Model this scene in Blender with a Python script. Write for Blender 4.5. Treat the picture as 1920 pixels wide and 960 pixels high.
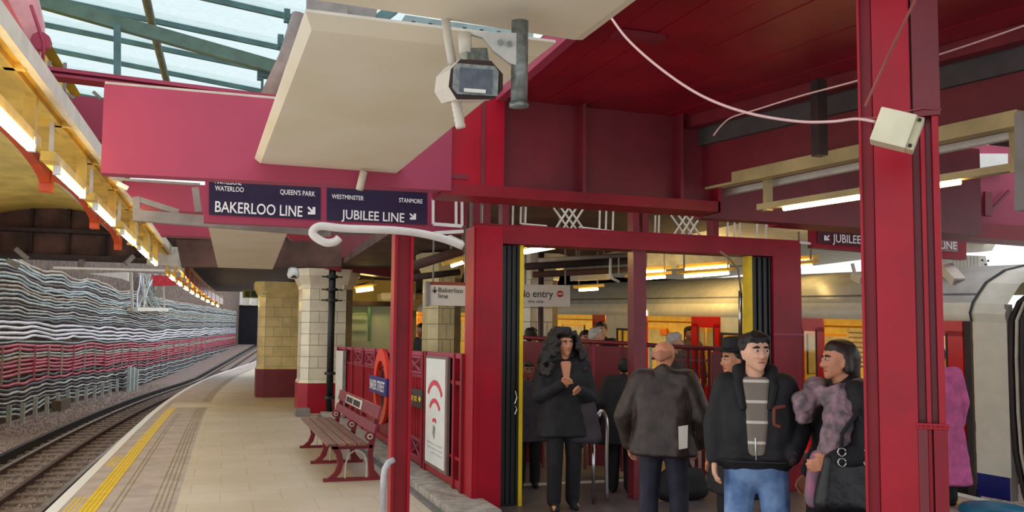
import bpy, bmesh, math, random
from mathutils import Vector, Matrix, noise
random.seed(7)
for o in list(bpy.data.objects): bpy.data.objects.remove(o)
S = bpy.context.scene
COL = S.collection
# ---------------------------------------------------------------- camera
FOC, YAW, PIT, ROLL, CX, CY, CZ = 1600., math.radians(18.5), math.radians(4.), math.radians(.5), 960., 530., 1.6
_fw = Vector((math.sin(YAW)*math.cos(PIT), math.cos(YAW)*math.cos(PIT), math.sin(PIT)))
_r = Vector((math.cos(YAW), -math.sin(YAW), 0)); _u = _r.cross(_fw)
CR = _r*math.cos(ROLL)+_u*math.sin(ROLL); CU = _u*math.cos(ROLL)-_r*math.sin(ROLL); CW = _fw
CO = Vector((0, 0, CZ))
cam = bpy.data.cameras.new('camera'); camo = bpy.data.objects.new('camera', cam); COL.objects.link(camo)
cam.sensor_fit = 'HORIZONTAL'; cam.sensor_width = 36; cam.lens = 36*FOC/1920
cam.shift_y = (CY-480)/1920; cam.clip_start = .05; cam.clip_end = 500
camo.matrix_world = Matrix(((CR.x, CU.x, -CW.x, CO.x), (CR.y, CU.y, -CW.y, CO.y), (CR.z, CU.z, -CW.z, CO.z), (0, 0, 0, 1)))
S.camera = camo
# ---------------------------------------------------------------- world, exposure
w = bpy.data.worlds.new('world'); S.world = w; w.use_nodes = True
bg = w.node_tree.nodes['Background']; bg.inputs[0].default_value = (.93, .97, 1, 1); bg.inputs[1].default_value = 1.15
S.view_settings.view_transform = 'Standard'; S.view_settings.look = 'None'
S.view_settings.exposure = 0.26; S.view_settings.gamma = 1; S.view_settings.use_curve_mapping = False
TUBE_W = 24.0      # strength of the fluorescent tubes

# ---------------------------------------------------------------- placing helpers (photo pixel -> point in the station)
def ray(px, py): return CR*((px-CX)/FOC)-CU*((py-CY)/FOC)+CW
def PZ(px, py, z): d = ray(px, py); return CO+d*((z-CZ)/d.z)
def PD(px, py, dep): return CO+ray(px, py)*dep
def PY(px, py, y): d = ray(px, py); return CO+d*(y/d.y)
def PX(px, py, x): d = ray(px, py); return CO+d*(x/d.x)
def V(*a): return Vector(a)

# ---------------------------------------------------------------- materials
def lin(c):
    c = c/255.
    return c/12.92 if c <= .04045 else ((c+.055)/1.055)**2.4
def rgb(r, g, b): return (lin(r), lin(g), lin(b), 1)
MATS = {}
def mat(name, col, rough=.5, metal=0, vary=.12, scale=6, bump=0, emit=0, col2=None, detail=4, spec=.5, ecol=None):
    if name in MATS: return MATS[name]
    m = bpy.data.materials.new(name); m.use_nodes = True; nt = m.node_tree; b = nt.nodes['Principled BSDF']
    c = rgb(*col); b.inputs['Roughness'].default_value = rough; b.inputs['Metallic'].default_value = metal
    b.inputs['Specular IOR Level'].default_value = spec
    if vary > 0 or col2:
        tc = nt.nodes.new('ShaderNodeTexCoord'); n = nt.nodes.new('ShaderNodeTexNoise')
        n.inputs['Scale'].default_value = scale; n.inputs['Detail'].default_value = detail
        nt.links.new(tc.outputs['Object'], n.inputs['Vector'])
        mx = nt.nodes.new('ShaderNodeMix'); mx.data_type = 'RGBA'
        c2 = rgb(*col2) if col2 else tuple(x*(1-vary*1.6) for x in c[:3])+(1,)
        c1 = c if col2 else tuple(min(1, x*(1+vary)) for x in c[:3])+(1,)
        mx.inputs[6].default_value = c1; mx.inputs[7].default_value = c2
        rmp = nt.nodes.new('ShaderNodeMapRange'); rmp.inputs[1].default_value = .35; rmp.inputs[2].default_value = .65
        nt.links.new(n.outputs['Fac'], rmp.inputs[0]); nt.links.new(rmp.outputs[0], mx.inputs[0])
        nt.links.new(mx.outputs[2], b.inputs['Base Color'])
        if bump:
            bp = nt.nodes.new('ShaderNodeBump'); bp.inputs['Strength'].default_value = bump; bp.inputs['Distance'].default_value = .02
            nt.links.new(n.outputs['Fac'], bp.inputs['Height']); nt.links.new(bp.outputs[0], b.inputs['Normal'])
    else: b.inputs['Base Color'].default_value = c
    if emit:
        b.inputs['Emission Color'].default_value = rgb(*(ecol or col)); b.inputs['Emission Strength'].default_value = emit
    MATS[name] = m; return m
M = {}
M['red'] = mat('gloss_red_paint', (166, 8, 36), .36, vary=.1, scale=2.5, spec=.35)
M['redd'] = mat('deep_red_paint', (138, 18, 36), .42, vary=.14, scale=2, spec=.35)
M['maroon'] = mat('maroon_paint', (116, 30, 42), .42, vary=.1, scale=3)
M['rose'] = mat('hazy_faded_rose_paint', (162, 60, 88), .5, vary=.07, scale=1.2, spec=.35)  # faded red with daylight haze mixed into the colour
M['cream'] = mat('cream_board', (226, 216, 196), .6, vary=.05, scale=1.5, col2=(218, 206, 178))
M['white'] = mat('white_paint', (226, 224, 220), .45, vary=.04)
M['offw'] = mat('offwhite_paint', (208, 200, 186), .5, vary=.08)
M['grey'] = mat('grey_paint', (138, 132, 128), .55, vary=.12)
M['galv'] = mat('galvanised_steel', (128, 134, 132), .45, .5, vary=.2, scale=40)
M['teal'] = mat('teal_steel_paint', (84, 118, 120), .5, vary=.15, scale=4)
M['black'] = mat('black_paint', (24, 24, 28), .4, vary=.15)
M['navy'] = mat('sign_navy', (38, 30, 62), .35, vary=.12, scale=20)
M['yellow'] = mat('yellow_paint', (232, 196, 20), .5, vary=.06)
M['ylw_soff'] = mat('yellowed_cream_paint', (226, 186, 84), .5, vary=.16, scale=3)
M['ylw_ceil'] = mat('yellow_vault_paint', (222, 190, 96), .6, vary=.12, scale=1.5)
M['orange'] = mat('orange_red_paint', (196, 74, 36), .45, vary=.12, scale=3)
M['trunk'] = mat('trunking_cream', (190, 168, 118), .5, vary=.12, scale=4)
M['brown'] = mat('sooty_brown', (92, 62, 54), .8, vary=.3, scale=2)
M['dark'] = mat('sooty_dark', (58, 42, 40), .8, vary=.3, scale=2)
M['tile'] = mat('cream_glazed_tile', (236, 226, 202), .22, vary=.07, scale=3)
M['tile2'] = mat('ochre_glazed_tile', (222, 204, 150), .25, vary=.12, scale=2.5)
M['grout'] = mat('grout', (150, 138, 112), .8, vary=.1)
M['paving'] = mat('buff_paving', (208, 196, 180), .55, vary=.1, scale=.9, col2=(196, 183, 162))
def slab_joints(m):
    nt = m.node_tree; b = nt.nodes['Principled BSDF']; l = b.inputs['Base Color'].links[0]; src = l.from_socket
    tc = nt.nodes.new('ShaderNodeTexCoord'); br = nt.nodes.new('ShaderNodeTexBrick'); br.inputs['Scale'].default_value = 1; br.inputs['Brick Width'].default_value = .6; br.inputs['Row Height'].default_value = .6
    br.inputs['Mortar Size'].default_value = .006; br.inputs['Color1'].default_value = br.inputs['Color2'].default_value = (1, 1, 1, 1); br.inputs['Color2'].default_value = (.96, .95, .93, 1); br.inputs['Mortar'].default_value = (.8, .77, .68, 1)
    mx = nt.nodes.new('ShaderNodeMix'); mx.data_type = 'RGBA'; mx.blend_type = 'MULTIPLY'; mx.inputs[0].default_value = 1
    nt.links.new(tc.outputs['Object'], br.inputs['Vector']); nt.links.new(src, mx.inputs[6]); nt.links.new(br.outputs['Color'], mx.inputs[7]); nt.links.new(mx.outputs[2], b.inputs['Base Color'])
slab_joints(M['paving'])
M['coping'] = mat('grey_coping_asphalt', (182, 168, 162), .7, vary=.1, scale=3)
M['conc'] = mat('concrete', (166, 160, 152), .8, vary=.2, scale=8, bump=.3)
M['ballast'] = mat('ballast', (172, 154, 146), .95, vary=.5, scale=18, bump=1., detail=8, col2=(112, 96, 92))
M['rail'] = mat('worn_rail_steel', (170, 164, 160), .35, .6, vary=.15)
M['railside'] = mat('rusty_rail', (84, 62, 58), .8, vary=.2)
M['sleeper'] = mat('sleeper', (140, 124, 114), .9, vary=.25)
M['tube'] = mat('fluorescent_tube', (255, 226, 150), .4, vary=0, emit=TUBE_W, ecol=(255, 222, 140))
M['chrome'] = mat('chrome', (200, 200, 200), .2, 1, vary=0)
M['interior'] = mat('carriage_cream', (236, 214, 130), .5, vary=.06)
M['pole'] = mat('carriage_orange_pole', (240, 170, 30), .4, vary=0)
M['trainred'] = mat('carriage_door_red', (206, 16, 18), .25, vary=.05)
M['trainw'] = mat('carriage_white', (226, 222, 206), .3, vary=.04)
M['trainroof'] = mat('carriage_roof_grey', (186, 186, 182), .35, vary=.07)
M['trainblue'] = mat('carriage_blue', (24, 30, 110), .35, vary=.1)
M['rubber'] = mat('dark_rubber', (56, 46, 46), .6, vary=.15)
M['hallfloor'] = mat('dark_hall_floor', (92, 82, 84), .45, vary=.2, scale=2)
M['lettering'] = mat('white_lettering', (236, 236, 236), .5, vary=0)
M['blacktxt'] = mat('black_lettering', (26, 26, 30), .5, vary=0)
M['signwhite'] = mat('sign_white', (228, 222, 214), .4, vary=.03)
M['woodred'] = mat('red_painted_wood', (132, 44, 58), .4, vary=.18, scale=9)
M['seatwood'] = mat('worn_brown_wood', (128, 84, 74), .35, vary=.25, scale=9)
M['ironred'] = mat('red_cast_iron', (126, 26, 38), .4, vary=.15)
def glass_mat(name, col, rough=.05, alpha_mix=.75):
    m = bpy.data.materials.new(name); m.use_nodes = True; nt = m.node_tree; nt.nodes.clear()
    out = nt.nodes.new('ShaderNodeOutputMaterial'); tr = nt.nodes.new('ShaderNodeBsdfTransparent'); gl = nt.nodes.new('ShaderNodeBsdfGlossy')
    tr.inputs[0].default_value = rgb(*col); gl.inputs['Roughness'].default_value = rough
    mx = nt.nodes.new('ShaderNodeMixShader'); mx.inputs[0].default_value = 1-alpha_mix
    nt.links.new(tr.outputs[0], mx.inputs[1]); nt.links.new(gl.outputs[0], mx.inputs[2]); nt.links.new(mx.outputs[0], out.inputs[0]); return m
M['glass'] = glass_mat('window_glass', (235, 235, 225), .05, .9)
def rooflight():
    m = bpy.data.materials.new('obscured_roof_glass'); m.use_nodes = True; nt = m.node_tree; nt.nodes.clear()
    out = nt.nodes.new('ShaderNodeOutputMaterial'); t = nt.nodes.new('ShaderNodeBsdfTranslucent'); d = nt.nodes.new('ShaderNodeBsdfTransparent')
    n = nt.nodes.new('ShaderNodeTexNoise'); n.inputs['Scale'].default_value = 30; rp = nt.nodes.new('ShaderNodeValToRGB')
    rp.color_ramp.elements[0].color = rgb(206, 218, 218); rp.color_ramp.elements[1].color = rgb(244, 248, 248)
    nt.links.new(n.outputs['Fac'], rp.inputs[0]); nt.links.new(rp.outputs[0], t.inputs[0]); d.inputs[0].default_value = (.8, .86, .86, 1)
    mx = nt.nodes.new('ShaderNodeMixShader'); mx.inputs[0].default_value = .5
    nt.links.new(t.outputs[0], mx.inputs[1]); nt.links.new(d.outputs[0], mx.inputs[2]); nt.links.new(mx.outputs[0], out.inputs[0]); return m
M['roofglass'] = rooflight()

# ---------------------------------------------------------------- mesh helpers
OFF = {}
class MB:
    def __init__(s): s.v = []; s.f = []
    def add(s, vs, fs):
        n = len(s.v); s.v += [Vector(v) for v in vs]; s.f += [[i+n for i in f] for f in fs]; return s
    def hexa(s, p):   # 8 points: bottom 4 then top 4
        return s.add(p, [[3, 2, 1, 0], [4, 5, 6, 7], [0, 1, 5, 4], [1, 2, 6, 5], [2, 3, 7, 6], [3, 0, 4, 7]])
    def box(s, a, b):
        x0, x1 = sorted((a[0], b[0])); y0, y1 = sorted((a[1], b[1])); z0, z1 = sorted((a[2], b[2]))
        return s.hexa([(x0, y0, z0), (x1, y0, z0), (x1, y1, z0), (x0, y1, z0), (x0, y0, z1), (x1, y0, z1), (x1, y1, z1), (x0, y1, z1)])
    def rbox(s, c, size, rot=None):
        R3 = rot or Matrix.Identity(3); c = Vector(c); h = [x/2 for x in size]
        P = [c+R3 @ Vector((x*h[0], y*h[1], z*h[2])) for z in (-1, 1) for x, y in ((-1, -1), (1, -1), (1, 1), (-1, 1))]
        return s.hexa(P)
    def bar(s, p, q, wd, ht, up=(0, 0, 1)):
        p = Vector(p); q = Vector(q); d = (q-p).normalized(); up = Vector(up)
        if abs(d.dot(up)) > .98: up = Vector((0, 1, 0))
        a = d.cross(up).normalized(); b = a.cross(d).normalized(); a = a*wd/2; b = b*ht/2
        return s.hexa([p-a-b, p+a-b, q+a-b, q-a-b, p-a+b, p+a+b, q+a+b, q-a+b])
    def tube(s, pts, r, n=8, cap=True, radii=None):
        pts = [Vector(p) for p in pts]; base = len(s.v); prev = None
        for i, p in enumerate(pts):
            t = (pts[min(i+1, len(pts)-1)]-pts[max(i-1, 0)]).normalized()
            if prev is None:
                a = t.orthogonal().normalized()
            else:
                a = prev-t*prev.dot(t)
                a = a.normalized() if a.length > 1e-6 else t.orthogonal().normalized()
            prev = a; b = t.cross(a); rr = radii[i] if radii else r
            for k in range(n):
                th = 2*math.pi*k/n; s.v.append(p+(a*math.cos(th)+b*math.sin(th))*rr)
        for i in range(len(pts)-1):
            for k in range(n):
                s.f.append([base+i*n+k, base+i*n+(k+1) % n, base+(i+1)*n+(k+1) % n, base+(i+1)*n+k])
        if cap:
            s.f.append([base+k for k in range(n)][::-1]); s.f.append([base+(len(pts)-1)*n+k for k in range(n)])
        return s
    def prism(s, poly, vec):       # poly: 3-D points in a plane, extruded by vec
        poly = [Vector(p) for p in poly]; vec = Vector(vec); n = len(poly)
        return s.add(poly+[p+vec for p in poly], [list(range(n))[::-1], list(range(n, 2*n))]+[[i, (i+1) % n, n+(i+1) % n, n+i] for i in range(n)])
    def lathe(s, prof, c, n=16, axis='z'):
        base = len(s.v); c = Vector(c)
        for r, h in prof:
            for k in range(n):
                th = 2*math.pi*k/n; x, y = r*math.cos(th), r*math.sin(th)
                s.v.append(c+(Vector((x, y, h)) if axis == 'z' else Vector((x, h, y)) if axis == 'y' else Vector((h, x, y))))
        for i in range(len(prof)-1):
            for k in range(n): s.f.append([base+i*n+k, base+i*n+(k+1) % n, base+(i+1)*n+(k+1) % n, base+(i+1)*n+k])
        s.f.append([base+k for k in range(n)][::-1]); s.f.append([base+(len(prof)-1)*n+k for k in range(n)]); return s
    def strip(s, A, B):            # quad strip between two point rows
        n = len(A); return s.add(list(A)+list(B), [[i, i+1, n+i+1, n+i] for i in range(n-1)])
    def build(s, name, m, parent=None, bevel=0, smooth=False):
        off = OFF.get(parent.name, Vector()) if parent else Vector()
        me = bpy.data.meshes.new(name); me.from_pydata([v-off for v in s.v], [], s.f); me.update()
        bm = bmesh.new(); bm.from_mesh(me); bmesh.ops.recalc_face_normals(bm, faces=bm.faces)
        if bevel: bmesh.ops.bevel(bm, geom=[e for e in bm.edges if len(e.link_faces) == 2 and e.calc_face_angle(0) > .6], offset=bevel, segments=2, affect='EDGES', profile=.7)
        bm.to_mesh(me); bm.free()
        if smooth:
            for p in me.polygons: p.use_smooth = True
        me.materials.append(m if not isinstance(m, str) else M[m])
        o = bpy.data.objects.new(name, me); COL.objects.link(o)
        if parent: o.parent = parent; OFF[o.name] = off
        return o
def tag(o, label, cat=None, group=None, kind=None):
    if label: o['label'] = label
    if cat: o['category'] = cat
    if group: o['group'] = group
    if kind: o['kind'] = kind
    return o
def thing(name, label, cat, loc=(0, 0, 0), group=None):
    o = bpy.data.objects.new(name, None); COL.objects.link(o); o.location = loc; OFF[o.name] = Vector(loc); o.empty_display_size = .1
    return tag(o, label, cat, group)
def struct(o, label=None): o['kind'] = 'structure'; return tag(o, label)
def inst(src, name, parent, loc, rz=0):    # share the mesh of src
    o = bpy.data.objects.new(name, src if isinstance(src, bpy.types.Mesh) else src.data); COL.objects.link(o)
    off = OFF.get(parent.name, Vector()) if parent else Vector()
    o.location = Vector(loc)-off; o.rotation_euler = (0, 0, rz)
    if parent: o.parent = parent; OFF[o.name] = off
    return o
def proto(mb, name, m, parent, loc):        # first of a row of alike pieces, mesh kept about its own origin
    o = mb.build(name, m); o.parent = parent; off = OFF.get(parent.name, Vector()); OFF[o.name] = off; o.location = Vector(loc)-off; return o
def text(body, name, origin, xdir, updir, height, m, parent, align='LEFT', depth=.003, width=None, bold=0.0):
    cu = bpy.data.curves.new('t', 'FONT'); cu.body = body; cu.size = 1; cu.extrude = 0; cu.offset = bold; cu.resolution_u = 3
    to = bpy.data.objects.new('t', cu); COL.objects.link(to)
    dg = bpy.context.evaluated_depsgraph_get(); me0 = to.evaluated_get(dg).to_mesh()
    vs = [v.co.copy() for v in me0.vertices]; fs = [list(p.vertices) for p in me0.polygons]
    bpy.data.objects.remove(to)
    xs = [v.x for v in vs]; x0, x1 = min(xs), max(xs); cap = .69
    sx = sy = height/cap
    if width: sx = width/(x1-x0)
    xd = Vector(xdir).normalized(); ud = Vector(updir).normalized(); nd = xd.cross(ud); sh = {'LEFT': x0, 'CENTER': (x0+x1)/2, 'RIGHT': x1}[align]
    mb = MB(); mb.add([Vector(origin)+xd*((v.x-sh)*sx)+ud*(v.y*sy)+nd*depth for v in vs], fs)
    return mb.build(name, m, parent)
ORD = ['topmost', 'second', 'third', 'fourth', 'fifth', 'sixth', 'seventh', 'eighth', 'ninth', 'tenth', 'eleventh', 'twelfth', 'thirteenth', 'fourteenth', 'fifteenth', 'sixteenth', 'seventeenth', 'eighteenth', 'nineteenth', 'twentieth',
       'twenty-first', 'twenty-second', 'twenty-third', 'twenty-fourth', 'twenty-fifth', 'twenty-sixth']
def nth(k, first='nearest'): return first if k == 0 else ORD[k]
def cv(y):                        # lateral drift of the curved platform
    if y < 16: return 0.
    if y < 45: return .00175*(y-16)**2
    return .00175*29**2+.1015*(y-45)
def gz(y): return -.9+max(0, y-55)*.036      # level of the track bed
# ================================================================ PLATFORM AND TRACK
YS = [-6, 0, 4, 8, 12, 16, 20, 24, 28, 32, 36, 40, 45, 50, 56, 62, 68, 74, 82]
def band(x0, x1, z0, z1, ys=YS, bottom=True):
    mb = MB(); a = [V(x0+cv(y), y, z1) for y in ys]; b = [V(x1+cv(y), y, z1) for y in ys]
    a2 = [V(p.x, p.y, z0) for p in a]; b2 = [V(p.x, p.y, z0) for p in b]
    mb.strip(a, b); mb.strip(a2, a); mb.strip(b, b2); mb.strip(b2, a2)
    n = len(ys); i = 0
    mb.add([a[0], b[0], b2[0], a2[0]], [[0, 1, 2, 3]]); mb.add([a[-1], b[-1], b2[-1], a2[-1]], [[3, 2, 1, 0]])
    return mb
struct(band(-.4, 2.5, -.3, 0).build('floor', 'paving'), 'buff paving of the curved platform')
struct(band(-1.53, -.4, -.3, 0).build('floor_coping', 'coping'), 'grey asphalt coping along the platform edge')
struct(band(-1.50, -1.48, -1.0, -.3).build('wall_platform_face', 'brown'))
tag(band(-1.53, -1.42, .0, .004).build('edge_line', 'lettering'), 'white painted line along the platform edge by the track', 'line')
yl = thing('safety_line', 'yellow grooved safety line painted beside the white platform edge', 'line', (-1.17, 12, 0))
yy = [y for y in YS if y <= 20]+[21.5]
for k in range(4): band(-1.245+k*.04, -1.211+k*.04, 0, .006, yy).build('stripe', 'yellow', yl)
for y0, y1, nm in ((8.4, 9.7, 'nearest the camera'), (11.9, 12.9, 'further along the platform')):
    t = thing('blister_patch', 'worn yellow tactile patch between white and yellow lines, '+nm, 'paving', (-1.29, y0, 0), 'tactile patches')
    dot = None
    y = y0
    while y < y1:
        for i in range(3):
            x = -1.37+i*.04
            if dot is None:
                dot = proto(MB().lathe([(.011, 0), (.008, .006)], (0, 0, 0), 6), 'blister', 'yellow', t, (x, y, 0))
            else: inst(dot, 'blister', t, (x, y, 0))
        y += .055
for k, x in enumerate((-.98, -.93, -.62, -.57, -.52, -.47)):
    tag(band(x, x+.012, 0, .003, [y for y in YS if (k < 2 and y < 24) or (k >= 2 and 8 <= y <= 50)]).build('groove_line', mat('worn_line_paint', (150, 136, 104), .8)),
        (nth(k, 'left hand')+' thin worn line in the coping near the yellow line' if k < 2 else nth(k-2, 'leftmost')+' thin dark line from the left in the coping beside the paving'), 'line', 'worn lines in the coping '+('left' if k < 2 else 'right'))
# paving joints: recessed strips would vanish; the coping repair slab across the far end of the yellow line
tag(MB().box((-1.2, 21.6, 0), (-.2, 23.2, .006)).build('repair_slab', 'paving'), 'pale repaired patch of coping past the end of the yellow line', 'paving')
# hall floor right of the railing and the ramp towards the carriage
struct(MB().add([(2.5, -6, 0), (7.62, -6, 0), (7.62, 9.5, 0), (2.5, 9.5, 0), (7.0, 18, .22), (2.5, 18, .1), (7.0, 30, .3), (2.5, 30, .1)],
     [[0, 1, 2, 3], [3, 2, 4, 5], [5, 4, 6, 7]]).build('floor_hall', 'hallfloor'), 'dark paved floor of the concourse')
# track bed
mb = MB(); ys = [8, 14, 20, 26, 32, 38, 45, 52, 60, 70, 80, 90, 100, 112]
mb.strip([V(-6.9+cv(y), y, gz(y)-.1) for y in ys], [V(-1.43+cv(y), y, gz(y)-.1) for y in ys])
struct(mb.build('floor_trackbed', 'ballast'), 'stony ballast bed under the rails')
mb = MB()
for k in range(9000):
    y = 13+random.random()**1.6*45; x = random.uniform(-6.4, -1.6)+cv(y); r = random.uniform(.022, .05); z = gz(y)-.09
    mb.add([(x+r, y, z), (x-r, y+r*.4, z), (x, y+r, z), (x, y-r, z-.01), (x+r*.2, y, z+r*.9)], [[0, 2, 4], [2, 1, 4], [1, 3, 4], [3, 0, 4]])
tag(mb.build('ballast_stones', mat('ballast_stone', (158, 140, 132), .95, vary=.4, scale=30)), 'loose grey brown ballast stones between the rails', 'stones', kind='stuff')
trk = thing('sleepers', 'weathered sleepers lying under the rails', 'sleepers', (-3.2, 14, -1.0))
sl0 = proto(MB().box((-1.3, -.12, -.06), (1.3, .12, .03)), 'sleeper', 'sleeper', trk, (-3.2, 13, -.985))
for k in range(1, 70):
    y = 13+k*.75; inst(sl0, 'sleeper', trk, (-3.2+cv(y), y, gz(y)-.085))
ys = [10, 13, 16, 19, 22, 25, 28, 32, 36, 40, 45, 50, 56, 62, 68, 75, 82, 90, 98, 106, 110]
def rail(x, wd, ht, z0, label, top='rail', side='railside'):
    t = thing('rail', label, 'rail', (x, 14, -.95))
    mb = MB(); A = [V(x-wd/2+cv(y), y, gz(y)+z0+ht) for y in ys]; B = [V(x+wd/2+cv(y), y, gz(y)+z0+ht) for y in ys]; mb.strip(A, B)
    A2 = [p-V(0, 0, .02) for p in A]; B2 = [p-V(0, 0, .02) for p in B]; mb.strip(A2, A); mb.strip(B, B2); mb.build('rail_head', top, t)
    mb = MB(); C = [V(p.x+.02, p.y, p.z-.0) for p in A2]; E2 = [V(p.x-.02, p.y, p.z) for p in B2]
    mb.strip([V(p.x, p.y, p.z-ht-.05) for p in C], C); mb.strip(E2, [V(p.x, p.y, p.z-ht-.05) for p in E2]); mb.build('rail_web', side, t)
rail(-3.95, .075, .14, -.1, 'bright running rail furthest from the platform')
rail(-2.44, .075, .14, -.1, 'running rail tucked under the platform edge')
rail(-3.19, .08, .14, -.1, 'dull conductor rail midway between the running rails', 'railside')
rail(-4.30, .11, .2, -.08, 'black outer conductor rail beside the cable wall', 'black', 'black')
# tunnel portal
pt = thing('tunnel_portal', 'dark tunnel mouth with pale lintel at the far end of the track', 'tunnel', (7, 112, 1))
xl, xr = -6.5+cv(112), 3.2+cv(112)
p0 = PY(430, 572, 112); p1 = PY(490, 572, 112); zt = p0.z
MB().box((p0.x-.3, 112, 0), (p1.x+4, 118, zt)).build('dark_bore_block', mat('tunnel_shade', (16, 16, 26), .9, vary=.2), pt)  # solid block, the tunnel's darkness is put into its near-black colour
MB().box((p0.x-8, 111.6, zt), (p1.x+6, 112.4, zt+2.6)).build('lintel', 'offw', pt)
for k in range(8): MB().box((p0.x-1+k*1.1, 111.5, zt+.1), (p0.x-.7+k*1.1, 111.6, zt+2.4)).build('pilaster', 'white', pt)
MB().box((p0.x-14, 111.7, -1), (p0.x-.3, 112.3, zt+2.6)).build('side_wall', 'brown', pt)
MB().box((p0.x-14, 111.8, zt+2.6), (p1.x+16, 112.3, 16)).build('upper_wall', 'dark', pt)
# ================================================================ CABLE WALL
wy = [24, 30, 36, 42, 48, 55, 62, 70, 78, 86, 94, 102, 112]
mb = MB(); mb.strip([V(-6.75+cv(y), y, -1.1) for y in wy], [V(-6.75+cv(y), y, 9) for y in wy]); mb.strip([V(-6.95+cv(y), y, 9) for y in wy], [V(-6.95+cv(y), y, -1.1) for y in wy])
mb.strip([V(-6.75+cv(y), y, 9) for y in wy], [V(-6.95+cv(y), y, 9) for y in wy])
struct(mb.build('wall_left', mat('sooty_brick', (112, 94, 86), .9, vary=.3, scale=4)), 'sooty retaining wall behind the cables')
MC = {'g': mat('cable_grey', (186, 190, 190), .55, vary=.15, scale=3), 't': mat('cable_teal_grey', (156, 176, 180), .55, vary=.15, scale=3),
      'w': mat('cable_white', (236, 238, 250), .3, vary=.06, scale=3), 'r': mat('cable_red', (196, 84, 106), .5, vary=.14, scale=3),
      'd': mat('cable_dark', (96, 92, 100), .55, vary=.2, scale=3), 'k': mat('cable_buff', (176, 164, 150), .6, vary=.15, scale=3)}
rows = [(508, 'k'), (514, 'g'), (520, 't'), (526, 'g'), (532, 'd'), (538, 'g'), (543, 't'), (549, 'g'), (555, 'k'), (561, 'g'), (567, 't'), (573, 'g'), (579, 'd'), (585, 'g'), (591, 'g'),
        (597, 't'), (603, 'd'), (610, 'w'), (619, 'w'), (627, 'w'), (635, 'w'), (643, 't'), (650, 'r'), (657, 'r'), (664, 'g'), (670, 'k'), (676, 'r'), (683, 'r'), (690, 'r'), (697, 'r'),
        (704, 'd'), (711, 'r'), (718, 'd'), (725, 'g'), (732, 'd'), (739, 'g'), (746, 'd'), (753, 't'), (761, 'g')]
CN = {'g': 'pale grey', 't': 'teal grey', 'w': 'white', 'r': 'dull red', 'd': 'dark grey', 'k': 'buff grey'}
zz = {}; cnt = {}
for k in range(8): zz[k] = random.uniform(0, 100)
for i, (py, c) in enumerate(rows):
    z0 = 1.6+(636-py)/52.5; r = .052 if c in 'wr' else random.uniform(.034, .05)
    grp = 0 if py < 605 else 1 if py < 640 else 2 if py < 700 else 3
    amp = (.10, .085, .05, .05)[grp]; pts = []
    y = 24.
    while y < 108:
        wv = noise.noise((y*.33, zz[grp], py*.012))*2*amp*min(1, 45/y)+noise.noise((y*.7, i*7.7, 3))*.035
        sag = (.016 if grp == 0 else .03 if grp == 3 else .008)*math.cos(y*2*math.pi/1.8)
        pts.append(V(-6.60+cv(y)+noise.noise((y*.5, i*3.1, 9))*.05, y, z0+wv+sag+max(0, y-55)*.018))
        y += .45 if y < 60 else 1.2
    o = MB().tube(pts, r, 6).build('wall_cable', MC[c], smooth=True)
    cnt[(c, grp)] = cnt.get((c, grp), -1)+1
    tag(o, nth(cnt[(c, grp)], 'topmost')+' '+CN[c]+' cable from above along the trackside wall, among the '+('upper runs' if grp == 0 else 'bright middle runs' if grp == 1 else 'red runs' if grp == 2 else 'lowest runs'), 'cable',
        CN[c]+' cables, '+('upper' if grp == 0 else 'middle' if grp == 1 else 'red' if grp == 2 else 'lowest')+' runs')
# hangers, posts
h0 = None
for k in range(26):
    y = 27+k*1.8+(k > 12)*(k-12)*.5; x = -6.52+cv(y)
    o = MB().box((x-.02, y-.015, .2+max(0, y-55)*.02), (x+.03, y+.015, 1.35+max(0, y-55)*.02)).build('cable_hanger', MC['k'] if k % 3 else MC['r'])
    tag(o, nth(k, 'leftmost')+' narrow upright bracket from the left clipping the red wall cables', 'bracket', 'cable brackets on the trackside wall')
for k in range(12):
    y = 28.5+k*1.45; x = -6.2+cv(y)
    o = MB().box((x-.06, y-.07, -1.05), (x+.06, y+.07, -.35+random.uniform(-.06, .06))).build('cable_post', mat('post_grey', (172, 176, 170), .8), bevel=.01)
    tag(o, nth(k, 'leftmost')+' short pale concrete post from the left in the ballast', 'post', 'cable posts in the ballast')
for k in range(3):
    y = 46.5+k*.9; x = -6.1+cv(y)
    tag(MB().box((x-.07, y-.3, -1.05), (x+.07, y+.3, .25-.1*k)).build('trackside_cabinet', mat('cabinet_grey', (170, 182, 180), .6)), nth(k, 'tallest and leftmost')+' pale grey trackside cabinet from the left below the cables', 'cabinet', 'trackside cabinets')
tag(MB().box((-5.75, 34.0, -1.0), (-5.45, 36.0, -.62)).build('trackside_box', mat('olive_box', (96, 84, 60), .8)), 'low olive box lying on the ballast by the wall', 'box')
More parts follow.
